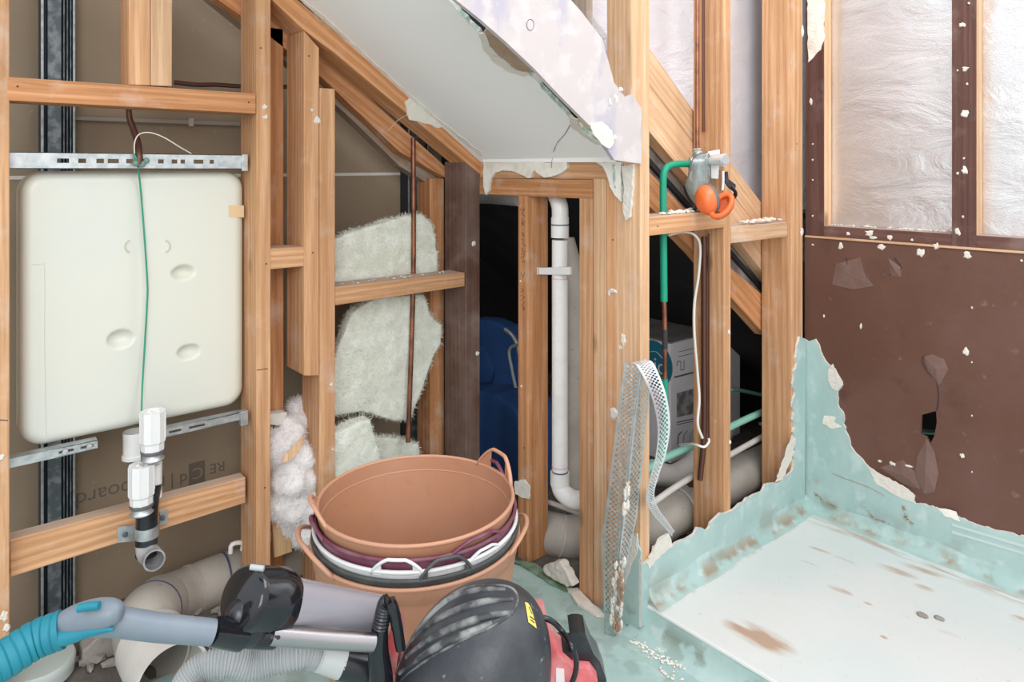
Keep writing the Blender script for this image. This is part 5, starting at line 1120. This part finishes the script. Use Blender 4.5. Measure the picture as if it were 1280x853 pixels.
# dome: superellipsoid sheared towards its high side
def dome_pt(th, ph):
    cx_, sx_ = math.cos(th), math.sin(th)
    e = .85
    r = abs(math.cos(ph)) ** e; z = math.sin(ph) ** .95 if ph > 0 else -.35 * math.sin(-ph)
    x = r * cx_ * .126; y = r * sx_ * .124; zz = .165 * z
    x += .036 * z ** 1.2 if z > 0 else 0     # lean the crown to the right of the picture
    return Vector((x, y, zz))
cz0 = .440
bm = bmesh.new(); rows = []; NP, NT = 28, 64
for i in range(NP + 1):
    ph = -math.pi / 2 * .5 + (math.pi / 2 * 1.5) * i / NP
    if i == NP: rows.append([bm.verts.new(ctr + Vector((0, 0, cz0)) + right_v * (.036) + up * .165)])
    else:
        row = []
        for k in range(NT):
            d = dome_pt(2 * math.pi * k / NT, ph); row.append(bm.verts.new(ctr + Vector((0, 0, cz0 + d.z)) + right_v * d.x + fwd * d.y))
        rows.append(row)
for i in range(NP):
    for k in range(NT):
        if len(rows[i + 1]) == 1: bm.faces.new((rows[i][k], rows[i][(k + 1) % NT], rows[i + 1][0]))
        else: bm.faces.new((rows[i][k], rows[i][(k + 1) % NT], rows[i + 1][(k + 1) % NT], rows[i + 1][k]))
bm.faces.new(rows[0][::-1])
bm.normal_update(); tree = BVHTree.FromBMesh(bm)
dome = finish('motor_dome', bm, BLKD, vc, smooth=True, auto=60)
def on_dome(px, py, lift=0.0):
    r = ray(px, py).normalized(); h = tree.ray_cast(O, r)
    if h[0] is None:
        h = tree.find_nearest(PD(px, py, dv)); return h[0]
    return h[0] - r * lift
ribs = [[(503, 792), (530, 768), (565, 748), (600, 738), (632, 737)], [(505, 808), (535, 782), (575, 762), (610, 752), (641, 750)], [(508, 822), (540, 798), (580, 780), (615, 770), (641, 766)], [(500, 842), (530, 820), (560, 802), (590, 790), (615, 779)]]
for rb_ in ribs: tube('vent_rib', [on_dome(x, y, .001) for x, y in rb_], lambda t: .0035 + .0025 * math.sin(math.pi * t), BLKR, vc, n=6, seg=8)
pb = [(492, 850), (496, 820), (505, 785), (535, 757), (575, 738), (612, 732), (638, 735), (647, 748), (640, 766), (618, 782), (590, 795), (560, 810), (530, 828), (502, 850)]
tube('panel_edge', [on_dome(x, y, .0) for x, y in pb], .0022, BLKR, vc, n=6, seg=8)
for x, y, w_, h_ in ((512, 795, 8, 6), (508, 808, 7, 6)):
    q_ = [on_dome(x + a * w_, y + b * h_, .0015) for a, b in ((-1, 0), (-.3, 1), (1, .3), (.7, -1))]; bm = bmesh.new(); bm.faces.new([bm.verts.new(p) for p in q_]); o = finish('vent_slot', bm, BLKS, vc); s = o.modifiers.new('s', 'SOLIDIFY'); s.thickness = .001
bm = bmesh.new(); g_ = []
for a in range(9):
    t = a / 8; xl_, yl_ = 656 + 4.5 * t ** .8 , 753 + 25 * t; xr_, yr_ = 660 + 11 * t ** .7, 754 + 32 * t; g_.append([bm.verts.new(on_dome(xl_ + (xr_ - xl_) * b / 4, yl_ + (yr_ - yl_) * b / 4, .0018)) for b in range(5)])
for a in range(8):
    for b in range(4): bm.faces.new((g_[a][b], g_[a][b + 1], g_[a + 1][b + 1], g_[a + 1][b]))
o = finish('yellow_label', bm, YEL, vc)
for q0, q1 in (((661, 759), (665, 768)), ((662, 771), (668, 775)), ((663, 775), (668, 779))): tube('label_print', [on_dome(*q0, .0022), on_dome(*q1, .0022)], .0010, INK, o, n=2, seg=4)
# red shoulder on the right, sticker, black clamp, cable
bm = prism_bm([PD(x, y, dv + .03) for x, y in [(672, 778), (679, 776), (684, 790), (688, 808), (700, 822), (716, 836), (738, 838), (747, 850), (748, 900), (670, 900)]], fwd * .06, .006); finish('red_shoulder', bm, RED, vc, smooth=True, auto=40)
bm = prism_bm([PD(x, y, dv + .029) for x, y in [(695, 836), (705, 837), (706, 856), (695, 856)]], fwd * .002); stk = finish('white_sticker', bm, WPLAS, vc)
bm = prism_bm([PD(x, y, dv + .05) for x, y in [(712, 793), (718, 791), (726, 791), (732, 793), (742, 818), (750, 828), (758, 850), (762, 900), (735, 900), (728, 836), (705, 832), (694, 818), (698, 815), (716, 816)]], fwd * .05, .003); finish('black_clamp', bm, BLK, vc, smooth=True, auto=40)
tube('latch_cap', [PD(718, 791, dv + .06), PD(726, 791, dv + .06)], .005, BLK, vc, n=2, seg=8)
tube('power_cable', [PD(x, y, dv + .02 - .03 * (i > 3)) for i, (x, y) in enumerate([(670, 776), (678, 773), (690, 777), (703, 790), (714, 808), (720, 826), (719, 842), (713, 860), (705, 890)])], .0045, BLKS, vc, n=6, seg=10)
# red left shoulder + ribbed carrying handle
bm = prism_bm([PD(x, y, dv + .0) for x, y in [(484, 803), (492, 796), (498, 785), (500, 800), (496, 830), (494, 900), (460, 900), (462, 800), (470, 798), (476, 830)]], fwd * .05, .004); finish('red_shoulder', bm, RED, vc, smooth=True, auto=40)
hd = [PD(x, y, dv - .04) for x, y in [(476, 905), (476, 850), (473, 815), (475, 785), (481, 757), (486, 752), (491, 762), (496, 782), (501, 812)]]
tube('carry_handle', hd[:4], lambda t: .022 - .009 * t, BLKS, vc, n=8, seg=18)
tube('carry_handle', hd[3:6], lambda t: .0125 + .0009 * math.sin(t * 90) - .002 * t, BLK, vc, n=40, seg=16)
tube('carry_handle', hd[5:], lambda t: .011 - .003 * t, BLKS, vc, n=8, seg=12)
# grey corrugated hose
hs = [PD(x, y, d) for x, y, d in [(205, 930, 1.02), (222, 880, 1.03), (236, 850, 1.04), (255, 834, 1.05), (285, 829, 1.06), (315, 832, 1.07), (345, 825, 1.08), (380, 818, 1.09), (402, 821, 1.10)]]
tube('corrugated_hose', hs, lambda t: .0195 + .0014 * math.sin(t * 2 * math.pi * 62), GREYH, vc, n=56, seg=20)
tube('hose_cuff', [PD(398, 820, 1.10), PD(428, 829, 1.11)], lambda t: .0215 + .002 * t, M('pale_grey_cuff', (.42, .44, .43), .4), vc, n=3, seg=24)
tube('hose_connector', [PD(426, 829, 1.11), PD(452, 834, 1.12), PD(482, 838, 1.13)], .0245, BLK, vc, n=4, seg=20)
# ---- wand with teal grip
wd_ = empty('vacuum_wand', PD(270, 790, 1.0), 'vacuum wand with teal grip and grey handle in front of the drain', 'wand')
hp_ = [PD(x, y, d) for x, y, d in [(92, 777, .86), (118, 776, .87), (150, 778, .88), (200, 785, .90), (266, 791, .93)]]
tube('grey_handle', hp_, lambda t: .0185 - .003 * abs(t - .1), GREYT, wd_, n=8, seg=24)
tube('grey_handle', [PD(x, y, .86) for x, y in [(66, 786), (90, 776), (118, 769), (140, 767), (152, 768)]], lambda t: .006 + .012 * math.sin(math.pi * min(1, t * .95 + .03)) ** .6, GREYT, wd_, n=8, seg=20)
tube('teal_grip', [PD(x, y, d) for x, y, d in [(-60, 855, .80), (-25, 843, .81), (10, 822, .83), (45, 800, .85), (78, 787, .86)]], lambda t: .0235 - .0015 * t - .0016 * max(0, math.sin(t * 2 * math.pi * 11)) ** 4, TEAL, wd_, n=30, seg=24)
tube('teal_grip', [PD(x, y, .85) for x, y in [(60, 796), (85, 795), (110, 789), (128, 787), (142, 787)]], lambda t: .013 - .011 * t, TEAL, wd_, n=8, seg=16)
tube('teal_button', [PD(x, y, .842) for x, y in [(98, 761), (110, 758.5), (124, 757.5)]], .0048, TEAL, wd_, n=5, seg=12)
tube('black_coupling', [PD(262, 790, .93), PD(280, 791, .95), PD(300, 793, .97)], lambda t: .0175 + .004 * t, BLKS, wd_, n=4, seg=20)
# black rounded head
dax = (PD(353, 752, 1.035) - PD(300, 748, .975)).normalized(); dL = (PD(353, 752, 1.035) - PD(300, 748, .975)).length
lathe('black_head', [(0, 0), (.036, 0), (.041, .004), (.043, .012), (.043, dL * .55), (.044, dL * .57), (.044, dL * .9), (.041, dL), (0, dL)], PD(300, 748, .975), BLKS, wd_, axis=dax, seg=56)
bmh = blob_bm([(PD(294, 788, .972), (.016, .016, .018)), (PD(300, 775, .975), (.022, .022, .03)), (PD(315, 785, .985), (.024, .024, .026)), (PD(332, 785, 1.0), (.019, .019, .026))], sub=3)
hd_o = finish('black_head', bmh, BLK, wd_, smooth=True); rm = hd_o.modifiers.new('r', 'REMESH'); rm.mode = 'VOXEL'; rm.voxel_size = .003; rm.use_smooth_shade = True; sm_ = hd_o.modifiers.new('s', 'SMOOTH'); sm_.iterations = 12
tube('black_head', [PD(288, 792, .97), PD(320, 795, .985), PD(343, 796, 1.0)], .0165, BLKS, wd_, n=4, seg=20)
tube('head_clip', [PD(313, 709, .97), PD(330, 711, .97)], .004, GREYH, wd_, n=2, seg=8)
tube('dust_cylinder', [PD(350, 751, 1.02), PD(410, 760, 1.09), PD(474, 769, 1.17)], lambda t: .0325 - .0035 * t, SMOKE, wd_, n=4, seg=40)
tube('steel_tube', [PD(338, 794, .99), PD(400, 799, 1.03), PD(466, 803, 1.07)], .0135, CHROME, wd_, n=4, seg=28)
lathe('button', [(0, .001), (.003, .001), (.003, 0)], PD(348, 797, .98), INK, wd_, axis=-fwd, seg=12)
